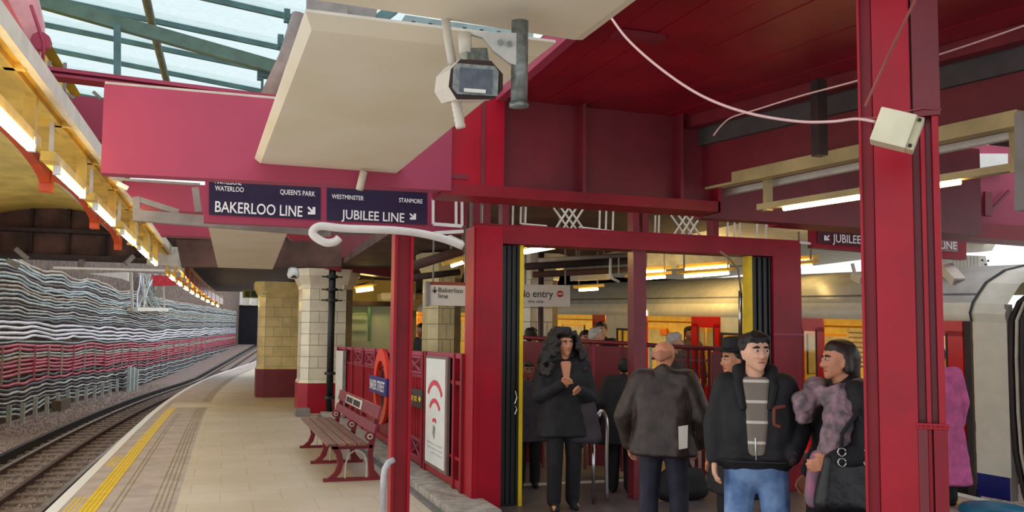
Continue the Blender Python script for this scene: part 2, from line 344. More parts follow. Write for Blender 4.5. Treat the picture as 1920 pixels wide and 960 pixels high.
# cage of loose wires hanging on the wall
cg = thing('wire_cage', 'pale wall cage crammed with loose drooping wires', 'cage', (-5.7, 50, 3.2))
y0, y1 = 52., 60.
def wl(px, py): # point on the wall through a pixel
    y = 50.
    for _ in range(30):
        p = PX(px, py, -6.3+cv(y)); y = y*.5+p.y*.5
    return p
a, b, c_, d_ = wl(246, 512), wl(305, 515), wl(248, 580), wl(308, 580)
MB().bar(c_, d_, .5, .2).build('tray', 'offw', cg); MB().bar(a, c_, .12, .12).build('upright', 'offw', cg); MB().bar(b, d_, .08, .08).build('upright', 'offw', cg)
for k in range(22):
    s, e = random.random(), random.random(); p = a.lerp(b, s); q = c_.lerp(d_, e); m1 = p.lerp(q, .6)+V(random.uniform(-.5, .2), 0, random.uniform(-.6, .1))
    MB().tube([p, p.lerp(m1, .5)+V(0, .3, -.1), m1, m1.lerp(q, .5)+V(0, 0, -.2), q], .04, 5).build('wire', MC['gtwk'[k % 4]], cg, smooth=True)
# ================================================================ LEFT CANOPY
can = thing('canopy_edge_beam', 'long yellowed canopy beam with grey lip above the row of tube lamps', 'beam', (-1.3, 10, 3.2))
cy = [2.5, 6, 9, 12, 15, 18.2]
def cb(x0, x1, z0, z1, ys=cy, sk=.012):
    f = lambda y: sk*(y-5)
    mb = MB(); n = len(ys)
    r = [[V(x+f(y)+cv(y), y, z) for y in ys] for x, z in ((x0, z0), (x1, z0), (x1, z1), (x0, z1))]
    for k in range(4): mb.strip(r[k], r[(k+1) % 4])
    mb.add([q[0] for q in r], [[0, 1, 2, 3]]); mb.add([q[-1] for q in r], [[3, 2, 1, 0]]); return mb
cb(-1.24, -1.19, 3.27, 3.40).build('lip', 'offw', can)
cb(-1.72, -1.24, 3.30, 3.36).build('soffit_sheet', 'ylw_soff', can)
cb(-1.36, -1.30, 3.26, 3.30).build('batten', 'ylw_soff', can)
for k in range(9):
    y = 4.4+k*1.5; MB().bar((-1.22, y, 3.4), (-1.24, y, 3.43), .05, .05).build('clip', 'galv', can)
    MB().box((-1.70, y-.03, 3.26), (-1.24+.012*(y-5), y+.03, 3.30)).build('rib', 'ylw_soff', can)
MB().box((-1.5, 18.0, 3.05), (-.93, 18.25, 3.42)).build('end_plate', 'offw', can)
# lamp row
tubes = [(4.9, 6.45), (7.4, 8.5), (9.3, 10.5), (11.4, 12.6), (13.3, 14.4), (15.1, 15.95), (18.9, 19.9), (20.8, 21.8), (22.7, 23.7), (24.6, 25.6), (26.4, 27.4), (28.3, 29.3), (30.2, 31.2), (32.2, 33.2), (34.2, 35.2)]
for i, (a0, a1) in enumerate(tubes):
    xm = lambda y: -1.30+max(0, .012*(y-6))+cv(y)
    lab = 'glowing tube lamp nearest the camera under the yellow canopy' if i == 0 else 'glowing tube lamp second from the camera under the yellow canopy' if i == 1 else nth(i)+' glowing tube lamp from the camera below the yellow canopy' if i < 6 else nth(i-6)+' small glowing tube lamp from the camera in the far curved row'
    t = thing('tube_lamp', lab, 'lamp', (xm(a0), a0, 2.9), None if i < 2 else 'canopy tube lamps' if i < 6 else 'far tube lamps')
    zt = 2.9
    MB().tube([(xm(a0), a0, zt), (xm(a1), a1, zt)], .03 if i else .035, 10).build('tube', 'tube', t, smooth=True)
    MB().bar((xm(a0)-.03, a0-.25, zt+.075), (xm(a1)-.03, a1+.25, zt+.075), .1, .07).build('batten', 'ylw_soff', t)
    for y in (a0-.04, a1+.04): MB().rbox((xm(y), y, zt+.02), (.05, .05, .1)).build('end_cap', 'white', t)
    if i < 6:
        MB().box((xm(a1)-.07, a1+.08, zt+.1), (xm(a1)+.01, a1+.14, 3.30)).build('hanger', 'ylw_soff', t)
        MB().box((xm(a0)-.05, a0-.12, zt+.1), (xm(a0)-.02, a0-.09, 3.30)).build('hanger', 'offw', t)
    else:
        MB().box((xm(a0)-.06, a0-.3, zt+.1), (xm(a0)-.01, a0-.25, 3.4)).build('hanger', 'ylw_soff', t)
far = thing('far_canopy_fascia', 'curving run of canopy boxes with red panels over the far lamps', 'canopy', (-.8, 24, 3.2))
for k in range(10):
    a0 = 18.4+k*1.9; x = -1.0+.0*k+cv(a0); x2 = -1.0+cv(a0+1.7)
    MB().bar((x+.05, a0, 3.16), (x2+.05, a0+1.45, 3.16), .05, .26).build('red_panel', 'trainred' if k else 'offw', far)
    MB().bar((x2+.04, a0+1.5, 3.14), (x2+.05, a0+1.85, 3.14), .06, .36).build('yellow_post', 'ylw_soff', far)
    MB().bar((x-.08, a0, 3.36), (x2-.08, a0+1.9, 3.36), .3, .10).build('top_rail', 'ylw_soff', far)
# scalloped valance
sv = thing('scalloped_valance', 'orange red scalloped arch band hanging over the track', 'valance', (-1.8, 9, 3.2))
def scallop(y0, y1, zc, rise, wdt, n=14):
    out, inn = [], []
    for k in range(n+1):
        t = k/n; y = y0+(y1-y0)*t; h = math.sin(math.pi*min(1, max(0, t)))**.55*rise
        inn.append(V(-1.80+cv(y), y, zc+h)); out.append(V(-1.80+cv(y), y, zc+h+wdt))
    mb = MB(); d = V(.09, 0, 0)
    mb.strip(inn, out); mb.strip([p+d for p in out], [p+d for p in inn]); mb.strip(inn, [p+d for p in inn]); mb.strip([p+d for p in out], out)
    for p, q in ((inn[0], out[0]), (inn[-1], out[-1])): mb.add([p, q, q+d, p+d], [[0, 1, 2, 3]])
    return mb
for y0, y1, zc in ((6.3, 9.55, 3.12), (9.55, 12.9, 3.16), (12.9, 15.6, 3.14)):
    scallop(y0, y1, zc, .17, .19).build('arch', 'orange', sv)
    MB().box((-1.81, y1-.07, zc-.05), (-1.70, y1+.07, zc+.16)).build('cusp', 'orange', sv)
MB().box((-1.87, 3.0, 3.36), (-1.82, 15.6, 4.3)).build('backing_board', 'offw', sv)
# ceiling vault over the track and downstand
n = 10; prof = []
for k in range(n+1):
    t = k/n; x = -6.9+5.0*t; prof.append((x, 4.6+.55*math.sin(math.pi*t)))
mb = MB(); mb.strip([V(x, 9, z) for x, z in prof], [V(x, 26, z) for x, z in prof]); mb.strip([V(x, 26, z+.2) for x, z in prof], [V(x, 9, z+.2) for x, z in prof])
struct(mb.build('ceiling_vault', 'ylw_ceil'), 'yellow painted vault over the track')
ds = thing('portal_beam', 'deep sooty beam crossing above the track with pale struts', 'beam', (-4, 26, 4))
MB().box((-9.5, 25.9, 3.85), (-.95, 26.5, 5.4)).build('web', 'brown', ds); MB().box((-9.5, 25.6, 3.78), (-.9, 26.7, 3.86)).build('flange', 'dark', ds)
MB().box((-6.2, 25.55, 4.45), (-.95, 25.9, 4.55)).build('conduit', 'dark', ds)
for px, py, qx, qy in ((28, 466, 52, 486), (235, 495, 250, 480), (12, 487, 35, 500), (155, 488, 150, 500)): MB().bar(PY(px, py, 25.5), PY(qx, qy, 25.6), .12, .12).build('strut', 'grey', ds)
MB().bar(PY(100, 502, 25.4), PY(340, 508, 25.4), .06, .06).build('light_strip', 'white', ds)
for k in range(6): MB().box((-6+k*.9, 25.8, 3.9), (-5.92+k*.9, 25.92, 5.3)).build('stiffener', 'dark', ds)
tag(MB().prism([PY(165, 513, 30), PY(240, 510, 30), PY(240, 527, 30), PY(225, 522, 30)], (0, .3, 0)).build('white_board', 'white'), 'thin white wedge shaped board under the dark portal beam', 'board')
tag(MB().prism([PY(286, 515, 40), PY(336, 520, 40), PY(352, 534, 40), PY(286, 536, 40)], (0, .3, 0)).build('red_board', mat('bright_red_board', (204, 40, 56), .5)), 'bright red board on the wall by the wire cage', 'board')
# far ceiling over platform behind the panels
struct(MB().box((-1.2, 19.5, 3.75), (9, 40, 3.95)).build('ceiling_far', 'dark'), 'sooty ceiling over the far platform')
# ================================================================ GLAZED ROOF
rf = thing('glazed_roof', 'glazed station roof of obscured panes in teal steel frame', 'roof', (-1, 14, 6))
def rz(x, y): return 5.82-.105*x
xs_ = [-5.2, -1.05, 2.3]; yr = [7.4, 8.6, 9.8, 11.0, 12.25, 13.4, 14.6, 15.8, 17.2, 18.8]
for i in range(len(xs_)-1):
    for j in range(len(yr)-1):
        x0, x1, y0, y1 = xs_[i]+.004, xs_[i+1]-.004, yr[j]+.03, yr[j+1]-.03
        if x0 < -2.2 and y0 < 9.5: pass
        tl = .10
        MB().hexa([(x0, y0, rz(x0, 0)+tl), (x1, y0, rz(x1, 0)+tl), (x1, y1, rz(x1, 0)), (x0, y1, rz(x0, 0)), (x0, y0, rz(x0, 0)+tl+.012), (x1, y0, rz(x1, 0)+tl+.012), (x1, y1, rz(x1, 0)+.012), (x0, y1, rz(x0, 0)+.012)]).build('pane', 'roofglass', rf)
for y in yr:
    MB().bar((-5.2, y, rz(-5.2, 0)-.03), (2.3, y, rz(2.3, 0)-.03), .05, .07).build('purlin', 'teal', rf)
    MB().bar((-5.2, y+.07, rz(-5.2, 0)-.01), (2.3, y+.07, rz(2.3, 0)-.01), .02, .03).build('glazing_bar', 'teal', rf)
for x in (-1.05,): 
    MB().tube([(x, 7.2, rz(x, 0)-.12), (x, 12, rz(x, 0)-.16), (x+.05, 15, rz(x, 0)-.25), (x+.18, 18, rz(x, 0)-.5)], .055, 8).build('rafter', mat('olive_steel', (112, 112, 88), .5), rf, smooth=True)
MB().bar(PY(40, -8, 10.4), PY(535, 132, 10.4), .1, .15).build('tie_beam', mat('green_grey_steel', (92, 118, 106), .5), rf)
MB().bar(PY(220, 48, 10.3), PY(220, 175, 10.3), .07, .07).build('roof_post', 'teal', rf)
# end brackets of the roof (right hand side of the opening)
eb = thing('louvre_bracket', 'teal stepped bracket frame carrying the ends of the glazing', 'bracket', tuple(PY(520, 120, 10.5)))
for (x, y) in ((540, 32), (528, 80), (490, 140)):
    MB().bar(PY(x-4, y, 10.5), PY(x+42, y+6, 10.5), .1, .06).build('arm', 'teal', eb); MB().rbox(PY(x-2, y-2, 10.5), (.07, .07, .16)).build('arm_end', 'teal', eb)
    MB().bar(PY(x+22, y+6, 10.5), PY(x-14, y+60, 10.5), .05, .05).build('diagonal', 'teal', eb); MB().bar(PY(x+2, y, 10.5), PY(x+1, y+46, 10.5), .03, .03).build('rod', 'teal', eb)
tag(MB().tube([PY(565, 30, 10), PY(540, 110, 10), PY(505, 185, 10)], .11, 10).build('roof_downpipe', mat('pinkish_grey', (168, 148, 144), .6), smooth=True), 'pinkish grey pipe sloping behind the big cream board', 'pipe')
# teal steelwork glimpsed between the two cream boards
ts = thing('perforated_gantry', 'teal perforated steel gantry glimpsed between the two cream boards', 'gantry', tuple(PY(760, 50, 8)))
MB().prism([PY(760, 28, 8), PY(1000, 62, 8), PY(1000, 100, 8), PY(738, 60, 8)], (0, .12, 0)).build('plate', mat('pale_teal', (140, 160, 160), .5), ts)
for k in range(12): MB().rbox(PY(775+k*16, 42+k*1.9+(k % 2)*9, 7.97), (.035, .02, .02)).build('slot', 'black', ts)
MB().bar(PY(700, 45, 7.9), PY(740, 15, 7.9), .1, .1).build('strut', 'teal', ts); MB().bar(PY(640, 25, 7.8), PY(700, 45, 7.8), .12, .25).build('cross_piece', 'grey', ts)
MB().bar(PY(575, 12, 7.6), PY(650, 22, 7.6), .12, .2).build('top_plate', 'grey', ts)
# pink stanchion head top left
ph = thing('pink_stanchion_head', 'faded pink steel haunch at the top left above the canopy', 'haunch', tuple(PY(40, 100, 7.2)))
MB().prism([PY(0, -20, 7.2), PY(66, -20, 7.2), PY(80, 40, 7.2), PY(74, 125, 7.2), PY(60, 135, 7.2), PY(0, 30, 7.2)], (0, .1, 0)).build('plate', mat('pale_pink_paint', (220, 160, 166), .5), ph)
MB().bar(PY(-5, -10, 7.0), PY(66, 132, 7.0), .06, .1).build('edge_flange', mat('coral_paint', (206, 98, 96), .5), ph)
MB().tube([PY(58, 10, 7.1), PY(70, 45, 7.1), PY(82, 80, 7.1), PY(80, 118, 7.1)], .014, 6).build('conduit', 'rose', ph, smooth=True)
MB().lathe([(.07, 0), (.07, .06)], PY(76, 76, 7.1), 10, 'y').build('conduit_box', 'rose', ph)
# pink cross beams behind the big fascia
def xbeam(name, label, y, pts, depth=.3, m='rose', parent_cat='beam'):
    o = MB().prism([PY(px, py, y) for px, py in pts], (0, depth, 0)).build(name, m); return tag(o, label, parent_cat)
t = thing('pink_roof_joist', 'slender pink joist under the glazing above the rose fascia', 'joist', tuple(PY(300, 150, 8.6)))
MB().prism([PY(60, 120, 8.6), PY(560, 183, 8.6), PY(560, 190, 8.6), PY(60, 127, 8.6)], (0, .2, 0)).build('upper_flange', 'rose', t)
MB().prism([PY(60, 127, 8.65), PY(560, 190, 8.65), PY(560, 196, 8.65), PY(60, 133, 8.65)], (0, .08, 0)).build('web', 'rose', t)
MB().prism([PY(60, 132, 8.6), PY(560, 195, 8.6), PY(560, 199, 8.6), PY(60, 137, 8.6)], (0, .2, 0)).build('lower_flange', 'rose', t)
xbeam('pink_cross_girder', 'pink girder seen left of the rose fascia above the canopy', 9.6, [(100, 176), (260, 190), (260, 270), (100, 250)])
xbeam('pink_cross_girder', 'pink flange strip below the girder left of the fascia', 9.9, [(100, 253), (260, 262), (260, 276), (100, 266)])
for k, (px, py, qx, qy) in enumerate(((93, 115, 90, 160), (122, 118, 120, 178), (85, 150, 140, 185), (175, 172, 190, 186))):
    tag(MB().bar(PY(px, py, 9.3), PY(qx, qy, 9.3), .03, .03).build('roof_rod', 'grey'), ('left upright grey rod beside the roof opening', 'right upright grey rod beside the roof opening', 'long slanting grey rod above the canopy edge', 'short slanting grey rod above the canopy edge')[k], 'rod', 'roof rods '+('upright' if k < 2 else 'slanting'))
# grey bracket truss below the fascia on the left
gt = thing('grey_bracket_truss', 'grey steel bracket and long rail holding up the line signs', 'truss', tuple(PY(300, 405, 8.3)))
MB().bar(PY(250, 404, 8.3), PY(620, 434, 8.3), .08, .1).build('rail', 'grey', gt)
MB().bar(PY(256, 370, 8.3), PY(256, 408, 8.3), .06, .06).build('upright', 'grey', gt); MB().bar(PY(256, 373, 8.3), PY(335, 398, 8.3), .05, .05).build('brace', 'grey', gt)
MB().bar(PY(366, 352, 8.3), PY(372, 398, 8.3), .06, .06).build('upright', 'grey', gt); MB().bar(PY(205, 335, 8.3), PY(375, 346, 8.3), .03, .02).build('top_bar', 'grey', gt)
q = PY(600, 431, 8.3); MB().bar(q, V(q.x, 7.74, q.z+.02), .05, .05).build('sign_arm', 'grey', gt)
MB().bar(PY(228, 352, 8.3), PY(232, 345, 8.3), .03, .1).build('clip', 'white', gt)
xbeam('rear_rose_girder', 'rose coloured girder glimpsed below the fascia beside the truss', 10.2, [(222, 335), (395, 348), (395, 400), (262, 388), (222, 340)])
xbeam('rear_rose_girder', 'lower rose beam under the grey rail left of the small board', 11.6, [(285, 418), (400, 425), (400, 444), (300, 440)])
xbeam('rear_dark_girder', 'dark sooty cross beam behind the small cream board', 17.2, [(330, 450), (640, 452), (640, 500), (340, 500)], m='brown')
# small cream board behind the signs
def tray(name, label, corners, z, m='cream', inset=.06, drop=.10, th=.012):
    t = thing(name, label, 'board', tuple(sum(corners, V(0, 0, 0))/4))
    c = sum(corners, V(0, 0, 0))/4; inn = [p+(c-p).normalized()*inset*1.4-V(0, 0, drop) for p in corners]
    up = [p+V(0, 0, th) for p in corners]
    mb = MB(); mb.add(inn, [[0, 1, 2, 3]]); mb.build('face', m, t)
    mb = MB()
    for k in range(4): mb.add([corners[k], corners[(k+1) % 4], inn[(k+1) % 4], inn[k]], [[0, 1, 2, 3]])
    mb.build('bevelled_edge', 'cream', t)
    mb = MB(); mb.add(up+corners, [[0, 1, 2, 3]]+[[k, (k+1) % 4, 4+(k+1) % 4, 4+k] for k in range(4)]); mb.build('back_box', 'offw', t)
    return t
tray('soffit_board', 'small tapering cream board hanging behind the line signs', [V(-.24, 10.2, 3.0), V(.68, 10.2, 3.0), V(.80, 16.3, 3.0), V(-.18, 16.3, 3.0)], 3.0)
# big cream boards
zb = 2.90
tray('soffit_board', 'large cream board with sloping edges in front of the rose fascia', [PZ(573, 22, zb), PZ(1042, 80, zb), PZ(735, 332, zb), PZ(476, 303, zb)], zb, inset=.085, drop=.03)
tray('soffit_board', 'cream board cut off by the top edge above the camera bracket', [PZ(300, -230, zb), PZ(1420, -170, zb), PZ(1092, 75, zb), PZ(560, -5, zb)], zb, inset=.05, drop=.02)
# ================================================================ BIG RED GIRDER AND SOFFIT
YG = 6.38
gd = thing('plate_girder', 'massive red plate girder with stiffeners spanning above the doorway', 'girder', (2, YG, 2.75))
x_l, x_r = -.86, 4.02
MB().box((2.0, YG+.10, 2.80), (x_r, YG+.16, 3.58)).build('web', 'maroon', gd)
MB().box((1.55, YG-.02, 2.74), (x_r, YG+.30, 2.83)).build('bottom_flange', 'redd', gd)
for px in (905, 1095, 1278):
    p = PY(px, 300, YG); MB().box((p.x-.015, YG-.01, 2.83), (p.x+.015, YG+.10, 3.57)).build('stiffener', 'maroon', gd)
MB().box((x_r-.02, YG-.02, 2.74), (x_r+.02, YG+.30, 3.57)).build('end_plate', 'redd', gd)
MB().box((1.55, YG, 2.76), (2.06, YG+.14, 3.6)).build('bright_panel', 'red', gd)
p = PY(856, 331, YG); MB().box((p.x-.09, YG-.012, p.z-.02), (p.x+.09, YG, p.z+.02)).build('slot', 'maroon', gd)
fc = thing('fascia_panel', 'wide flat rose painted fascia above the line signs', 'fascia', (.3, YG, 2.75))
tl, bl = PY(197, 160, YG), PY(190, 326, YG)
MB().hexa([(bl.x, YG-.04, bl.z), (1.62, YG-.04, 2.765), (1.62, YG+.1, 2.765), (bl.x, YG+.1, bl.z), (tl.x, YG-.04, tl.z), (1.62, YG-.04, 3.36), (1.62, YG+.1, 3.36), (tl.x, YG+.1, tl.z)]).build('sheet', 'rose', fc)
MB().bar((tl.x, YG+.02, tl.z+.015), (1.62, YG+.02, 3.375), .06, .02).build('drip_strip', 'offw', fc)
# soffit of boards
sf = thing('boarded_soffit', 'glossy red boarded soffit sloping over the right half', 'soffit', (3, 3, 3.57))
e0, e1 = PZ(1327, 206, 3.57), PZ(1990, 22, 3.57)
dx = (e1.x-e0.x)/(e1.y-e0.y)
nb = 9
for k in range(nb):
    f0, f1 = k/nb, (k+1)/nb-.004
    def rowx(y, f): xr_ = e0.x+dx*(y-e0.y); return 2.06+(xr_-2.06)*f
    ya, yb = 6.52, -5.
    dz = .004*(k % 2)
    MB().hexa([(rowx(yb, f0), yb, 3.57+dz), (rowx(yb, f1), yb, 3.57+dz), (rowx(ya, f1), ya, 3.57+dz), (rowx(ya, f0), ya, 3.57+dz),
               (rowx(yb, f0), yb, 3.61), (rowx(yb, f1), yb, 3.61), (rowx(ya, f1), ya, 3.61), (rowx(ya, f0), ya, 3.61)]).build('board', 'redd', sf)
MB().box((1.99, -5, 3.52), (2.06, 6.5, 3.68)).build('edge_trim', 'rose', sf)
MB().box((2.0, -5, 3.62), (9.5, 6.5, 3.7)).build('deck', 'dark', sf)
pp = PZ(1165, 62, 3.56); MB().rbox((pp.x+.12, pp.y, 3.55), (.34, .1, .04)).build('patch_plate', 'maroon', sf)
# skew downstand beam along the right of the soffit
sb = thing('skew_beam', 'dark red beam with grey band running skew behind the loose white wire', 'beam', (e0.x, e0.y, 3.2))
ed = V(dx, 1, 0).normalized(); en = V(ed.y, -ed.x, 0)
a, b = V(e0.x, e0.y, 0)+ed*.3, V(e0.x, e0.y, 0)-ed*5.5
def sk(o, z0, z1, th, m, nm):
    p, q = a+en*o, b+en*o; MB().hexa([p+V(0, 0, z0), q+V(0, 0, z0), q+en*th+V(0, 0, z0), p+en*th+V(0, 0, z0), p+V(0, 0, z1), q+V(0, 0, z1), q+en*th+V(0, 0, z1), p+en*th+V(0, 0, z1)]).build(nm, m, sb)
sk(.02, 3.47, 3.6, .1, 'maroon', 'upper_band'); sk(.16, 3.33, 3.5, .06, mat('soot_grey', (72, 64, 66), .7), 'grey_band'); sk(.2, 2.97, 3.36, .08, 'maroon', 'lower_web')
q = PZ(1530, 250, 3.1); MB().box((q.x+.02, q.y, 2.95), (q.x+.1, q.y+.08, 3.5)).build('hanger_plate', 'dark', sb)
struct(MB().box((4.0, 6.6, 2.72), (7.2, 6.75, 3.6)).build('wall_overdoor', 'maroon'), 'dark red panel above the doorway to the right')
# ================================================================ RIGHT LIGHT TRUNKING AND LAMPS
tr = thing('light_trunking', 'cream lamp trunking running skew past the near red pillar', 'trunking', tuple(PZ(1600, 295, 3.0)))
p, q = PZ(1300, 352, 3.0), PZ(1915, 222, 3.0); MB().bar(p, q, .1, .1).build('upper_tray', 'trunk', tr)
u0, u1 = PZ(1330, 368, 2.95), PZ(1905, 252, 2.95); MB().bar(u0, u1, .05, .05).build('lower_tray', 'offw', tr)
rl = thing('tube_lamp', 'bright tube lamp hung under the trunking, left of the near pillar', 'lamp', tuple(PZ(1540, 380, 2.7)))
a, b = PZ(1470, 391, 2.7), PZ(1800, 341, 2.7)
MB().tube([a, b], .02, 10).build('tube', 'tube', rl, smooth=True)
u = (b-a).normalized(); MB().bar(a-u*.25+V(.0, 0, .04), b+u*.55+V(0, 0, .04), .07, .05).build('batten', 'trunk', rl)
MB().bar(a-u*.16, a-u*.16+V(0, 0, .28), .06, .05).build('hanger', 'trunk', rl); MB().bar(b+u*.38, b+u*.38+V(0, 0, .3), .09, .06).build('hanger', 'trunk', rl)
# ================================================================ DOORWAY
YD = 8.0
dr = thing('doorway_frame', 'red steel doorway frame with crossbar and posts to the concourse', 'doorway', (4.2, YD, 0))
MB().box((2.28, YD, 0), (2.58, YD+.3, 2.74)).build('post', 'red', dr, bevel=.008)
MB().box((2.30, YD-.015, 0), (2.335, YD, 2.72)).build('post_trim', 'red', dr)
MB().box((5.72, YD, 0), (6.09, YD+.26, 2.74)).build('post', 'redd', dr, bevel=.008)
p = PY(1475, 627, YD); MB().box((5.71, YD-.012, p.z-.012), (6.10, YD, p.z+.012)).build('joint_strip', 'rose', dr)
MB().box((4.02, YD+.02, 0), (4.17, YD+.16, 2.6)).build('mid_post', 'maroon', dr, bevel=.006)
MB().box((2.58, YD, 2.575), (5.72, YD+.24, 2.74)).build('crossbar', 'redd', dr, bevel=.006)
MB().box((2.3, YD+.02, 2.74), (6.09, YD+.1, 2.77)).build('sill', 'redd', dr)
for px in (872, 895, 915, 950, 1195, 1213, 1345):
    q = PY(px, 410, YD); MB().box((q.x-.035, YD+.03, 2.74), (q.x+.035, YD+.16, 3.55)).build('upper_post', 'maroon', dr)
MB().box((2.3, YD+.02, 3.5), (6.09, YD+.2, 3.62)).build('head_beam', 'maroon', dr)
# folded lattice gates
def gate(label, xa, xb, xy0, xy1):
    t = thing('folding_gate', label, 'gate', ((xa+xb)/2, YD+.1, 0)); n = 7
    first = None
    for k in range(n):
        x = xa+(xb-xa)*(k+.5)/n; dy = .02*(k % 2)
        if first is None:
            first = proto(MB().box((-.010, -.05, .02), (.010, .05, 2.56)), 'picket', 'black', t, (x, YD+.08+dy, 0))
        else: inst(first, 'picket', t, (x, YD+.08+dy, 0))
    MB().box((xa, YD+.06, 0), (xb, YD+.2, 2.565)).build('folded_stack', mat('gate_dark', (34, 30, 38), .6), t)  # dark body filling the stack behind the pickets
    MB().box((xy0, YD+.02, 0), (xy1, YD+.12, 2.57)).build('yellow_edge', 'yellow', t)
    return t
g = gate('black folded gate with yellow edge at the left of the doorway', 2.585, 2.765, 2.768, 2.805)
for k in range(2): MB().tube([PY(966, 733+k*28, YD), PY(969, 745+k*22, YD), PY(965, 757+k*20, YD)], .006, 6).build('catch', 'chrome', g)
gate('black folded gate with yellow edge at the right of the doorway', 5.47, 5.71, 5.41, 5.465)
# ornamental grille above the crossbar
gr = thing('overdoor_grille', 'white metal grille with crossed lattice knots above the doorway', 'grille', (4, YD+.08, 2.75))
def rod(pts, m='offw', r=.011, y=YD+.06, nm='rod'): MB().tube([PY(a, b, y) for a, b in pts], r, 5).build(nm, m, gr)
for cx, cy_ in ((1070, 410), (1290, 424)):
    for s in (-16, -2, 12):
        rod([(cx-30+s+8, cy_+34), (cx+14+s, cy_-22)], nm='lattice_bar'); rod([(cx+30+s-6, cy_+36), (cx-16+s, cy_-20)], nm='lattice_bar')
for x, y0, y1 in ((905, 385, 425), (953, 386, 425), (962, 386, 425), (977, 388, 420), (986, 388, 418), (1125, 395, 432), (1137, 395, 434), (1150, 396, 436), (1229, 404, 440), (1236, 404, 440), (1365, 395, 448), (1378, 392, 450), (1388, 392, 450), (1420, 415, 455), (1437, 415, 455)):
    rod([(x, y0), (x-1, y1)])
for x0, y0, x1, y1 in ((977, 420, 1025, 424), (1085, 426, 1152, 434), (1229, 440, 1265, 443), (1355, 372, 1392, 368), (1355, 384, 1392, 380), (905, 424, 962, 426)): rod([(x0, y0), (x1, y1)])
# red items glimpsed through the grille
for k, (x, y, m) in enumerate(((1362, 408, 'trainred'), (1400, 402, 'trainred'))):
    q = PY(x, y, 9.2); tag(MB().rbox(q, (.09, .05, .1)).build('red_marker', m), ('small red marker behind the grille, left one' if k == 0 else 'small red marker behind the grille, right one'), 'marker')
# white square frame beside the jubilee sign
wf = thing('notice_case', 'empty white square notice case at the right end of the jubilee sign', 'case', tuple(PY(838, 400, 7.6)))
for a, b in (((812, 372), (812, 420)), ((812, 420), (866, 424)), ((855, 375), (855, 421)), ((866, 378), (866, 424))): MB().bar(PY(*a, 7.6), PY(*b, 7.6), .02, .03).build('bar', 'white', wf)
MB().prism([PY(815, 374, 7.66), PY(866, 378, 7.66), PY(866, 422, 7.66), PY(815, 418, 7.66)], (0, .02, 0)).build('back_sheet', 'maroon', wf)
# ================================================================ LINE SIGNS
YSN = 7.68
sg = thing('line_sign', 'hanging red framed navy sign reading Bakerloo Line and Jubilee Line', 'sign', tuple(PY(600, 415, YSN)))
a, b = PY(382, 412, YSN), PY(868, 432, YSN)
MB().hexa([(a.x, YSN, a.z-.02), (b.x, YSN, a.z-.01), (b.x, YSN+.1, a.z-.01), (a.x, YSN+.1, a.z-.02), (a.x, YSN, 3.25), (b.x, YSN, 3.25), (b.x, YSN+.1, 3.25), (a.x, YSN+.1, 3.25)]).build('frame', 'rose', sg)
def panel(pts, m='navy', y=YSN-.012, nm='panel'): return MB().prism([PY(px, py, y) for px, py in pts], (0, .02, 0)).build(nm, m, sg)
panel([(392, 300), (601, 316), (601, 412), (392, 402)]); panel([(613, 320), (801, 334), (801, 421), (613, 413)])
tx = V(1, 0, .0); ux = V(0, 0, 1)
def stext(s, px, py, hpx, wpx, par=sg, y=YSN-.02, m='lettering'):
    q = PY(px, py, y); q2 = PY(px+wpx, py, y); h = (PY(px, py-hpx, y)-q).z
    return text(s, 'lettering', q, (1, 0, -.004), ux, h, m, par, width=(q2-q).x, bold=.012 if m == 'lettering' else 0)
stext('WATERLOO', 403, 357, 9, 54); stext("QUEEN'S PARK", 525, 364, 9, 66); stext('BAKERLOO LINE', 403, 397, 20, 164)
stext('WESTMINSTER', 622, 372, 8, 60); stext('STANMORE', 748, 379, 8, 44); stext('JUBILEE LINE', 640, 410, 17, 118)
stext('MARYLEBONE', 403, 344, 8, 50); 
def arrow(px, py, s, par, y, m='lettering', d=(1, 1)):
    k = lambda u, v_: PY(px+u*s*d[0], py+v_*s*d[1], y)
    MB().prism([k(-.5, -.34), k(-.34, -.5), k(.12, -.02), k(.12, -.42), k(.45, -.42), k(.45, .45), k(-.42, .45), k(-.42, .14), k(-.02, .14)], (0, -.004, 0)).build('arrow', m, par)
arrow(584, 395, 16, sg, YSN-.02); arrow(774, 406, 13, sg, YSN-.02)
# white curled pipe
MBp = [PY(x, y, 7.45) for x, y in ((636, 446), (628, 453), (612, 455), (595, 447), (586, 437), (592, 427), (606, 424), (640, 428), (690, 430), (740, 432), (790, 438), (835, 449), (868, 462))]
wp = thing('white_curled_pipe', 'white bracket pipe with a curled end below the line sign', 'pipe', tuple(PY(720, 432, 7.45)))
fine = []
for i in range(len(MBp)-1):
    for k in range(4):
        p0, p1, p2, p3 = MBp[max(i-1, 0)], MBp[i], MBp[i+1], MBp[min(i+2, len(MBp)-1)]; t = k/4
        fine.append(.5*((2*p1)+(p2-p0)*t+(2*p0-5*p1+4*p2-p3)*t*t+(3*p1-p0-3*p2+p3)*t**3))
fine.append(MBp[-1]); MB().tube(fine, .036, 10).build('pipe', 'white', wp, smooth=True)
MB().bar(PY(815, 437, 7.5), PY(866, 434, 7.6), .06, .03).build('clamp', 'white', wp); MB().bar(PY(842, 444, 7.5), PY(866, 455, 7.6), .04, .03).build('clamp', 'white', wp)
# white short rod under the big board
tag(MB().tube([PY(682, 322, 6.25), PY(674, 356, 6.25)], .028, 8).build('drop_pipe', 'offw', smooth=True), 'short cream pipe below the large cream board over the signs', 'pipe')
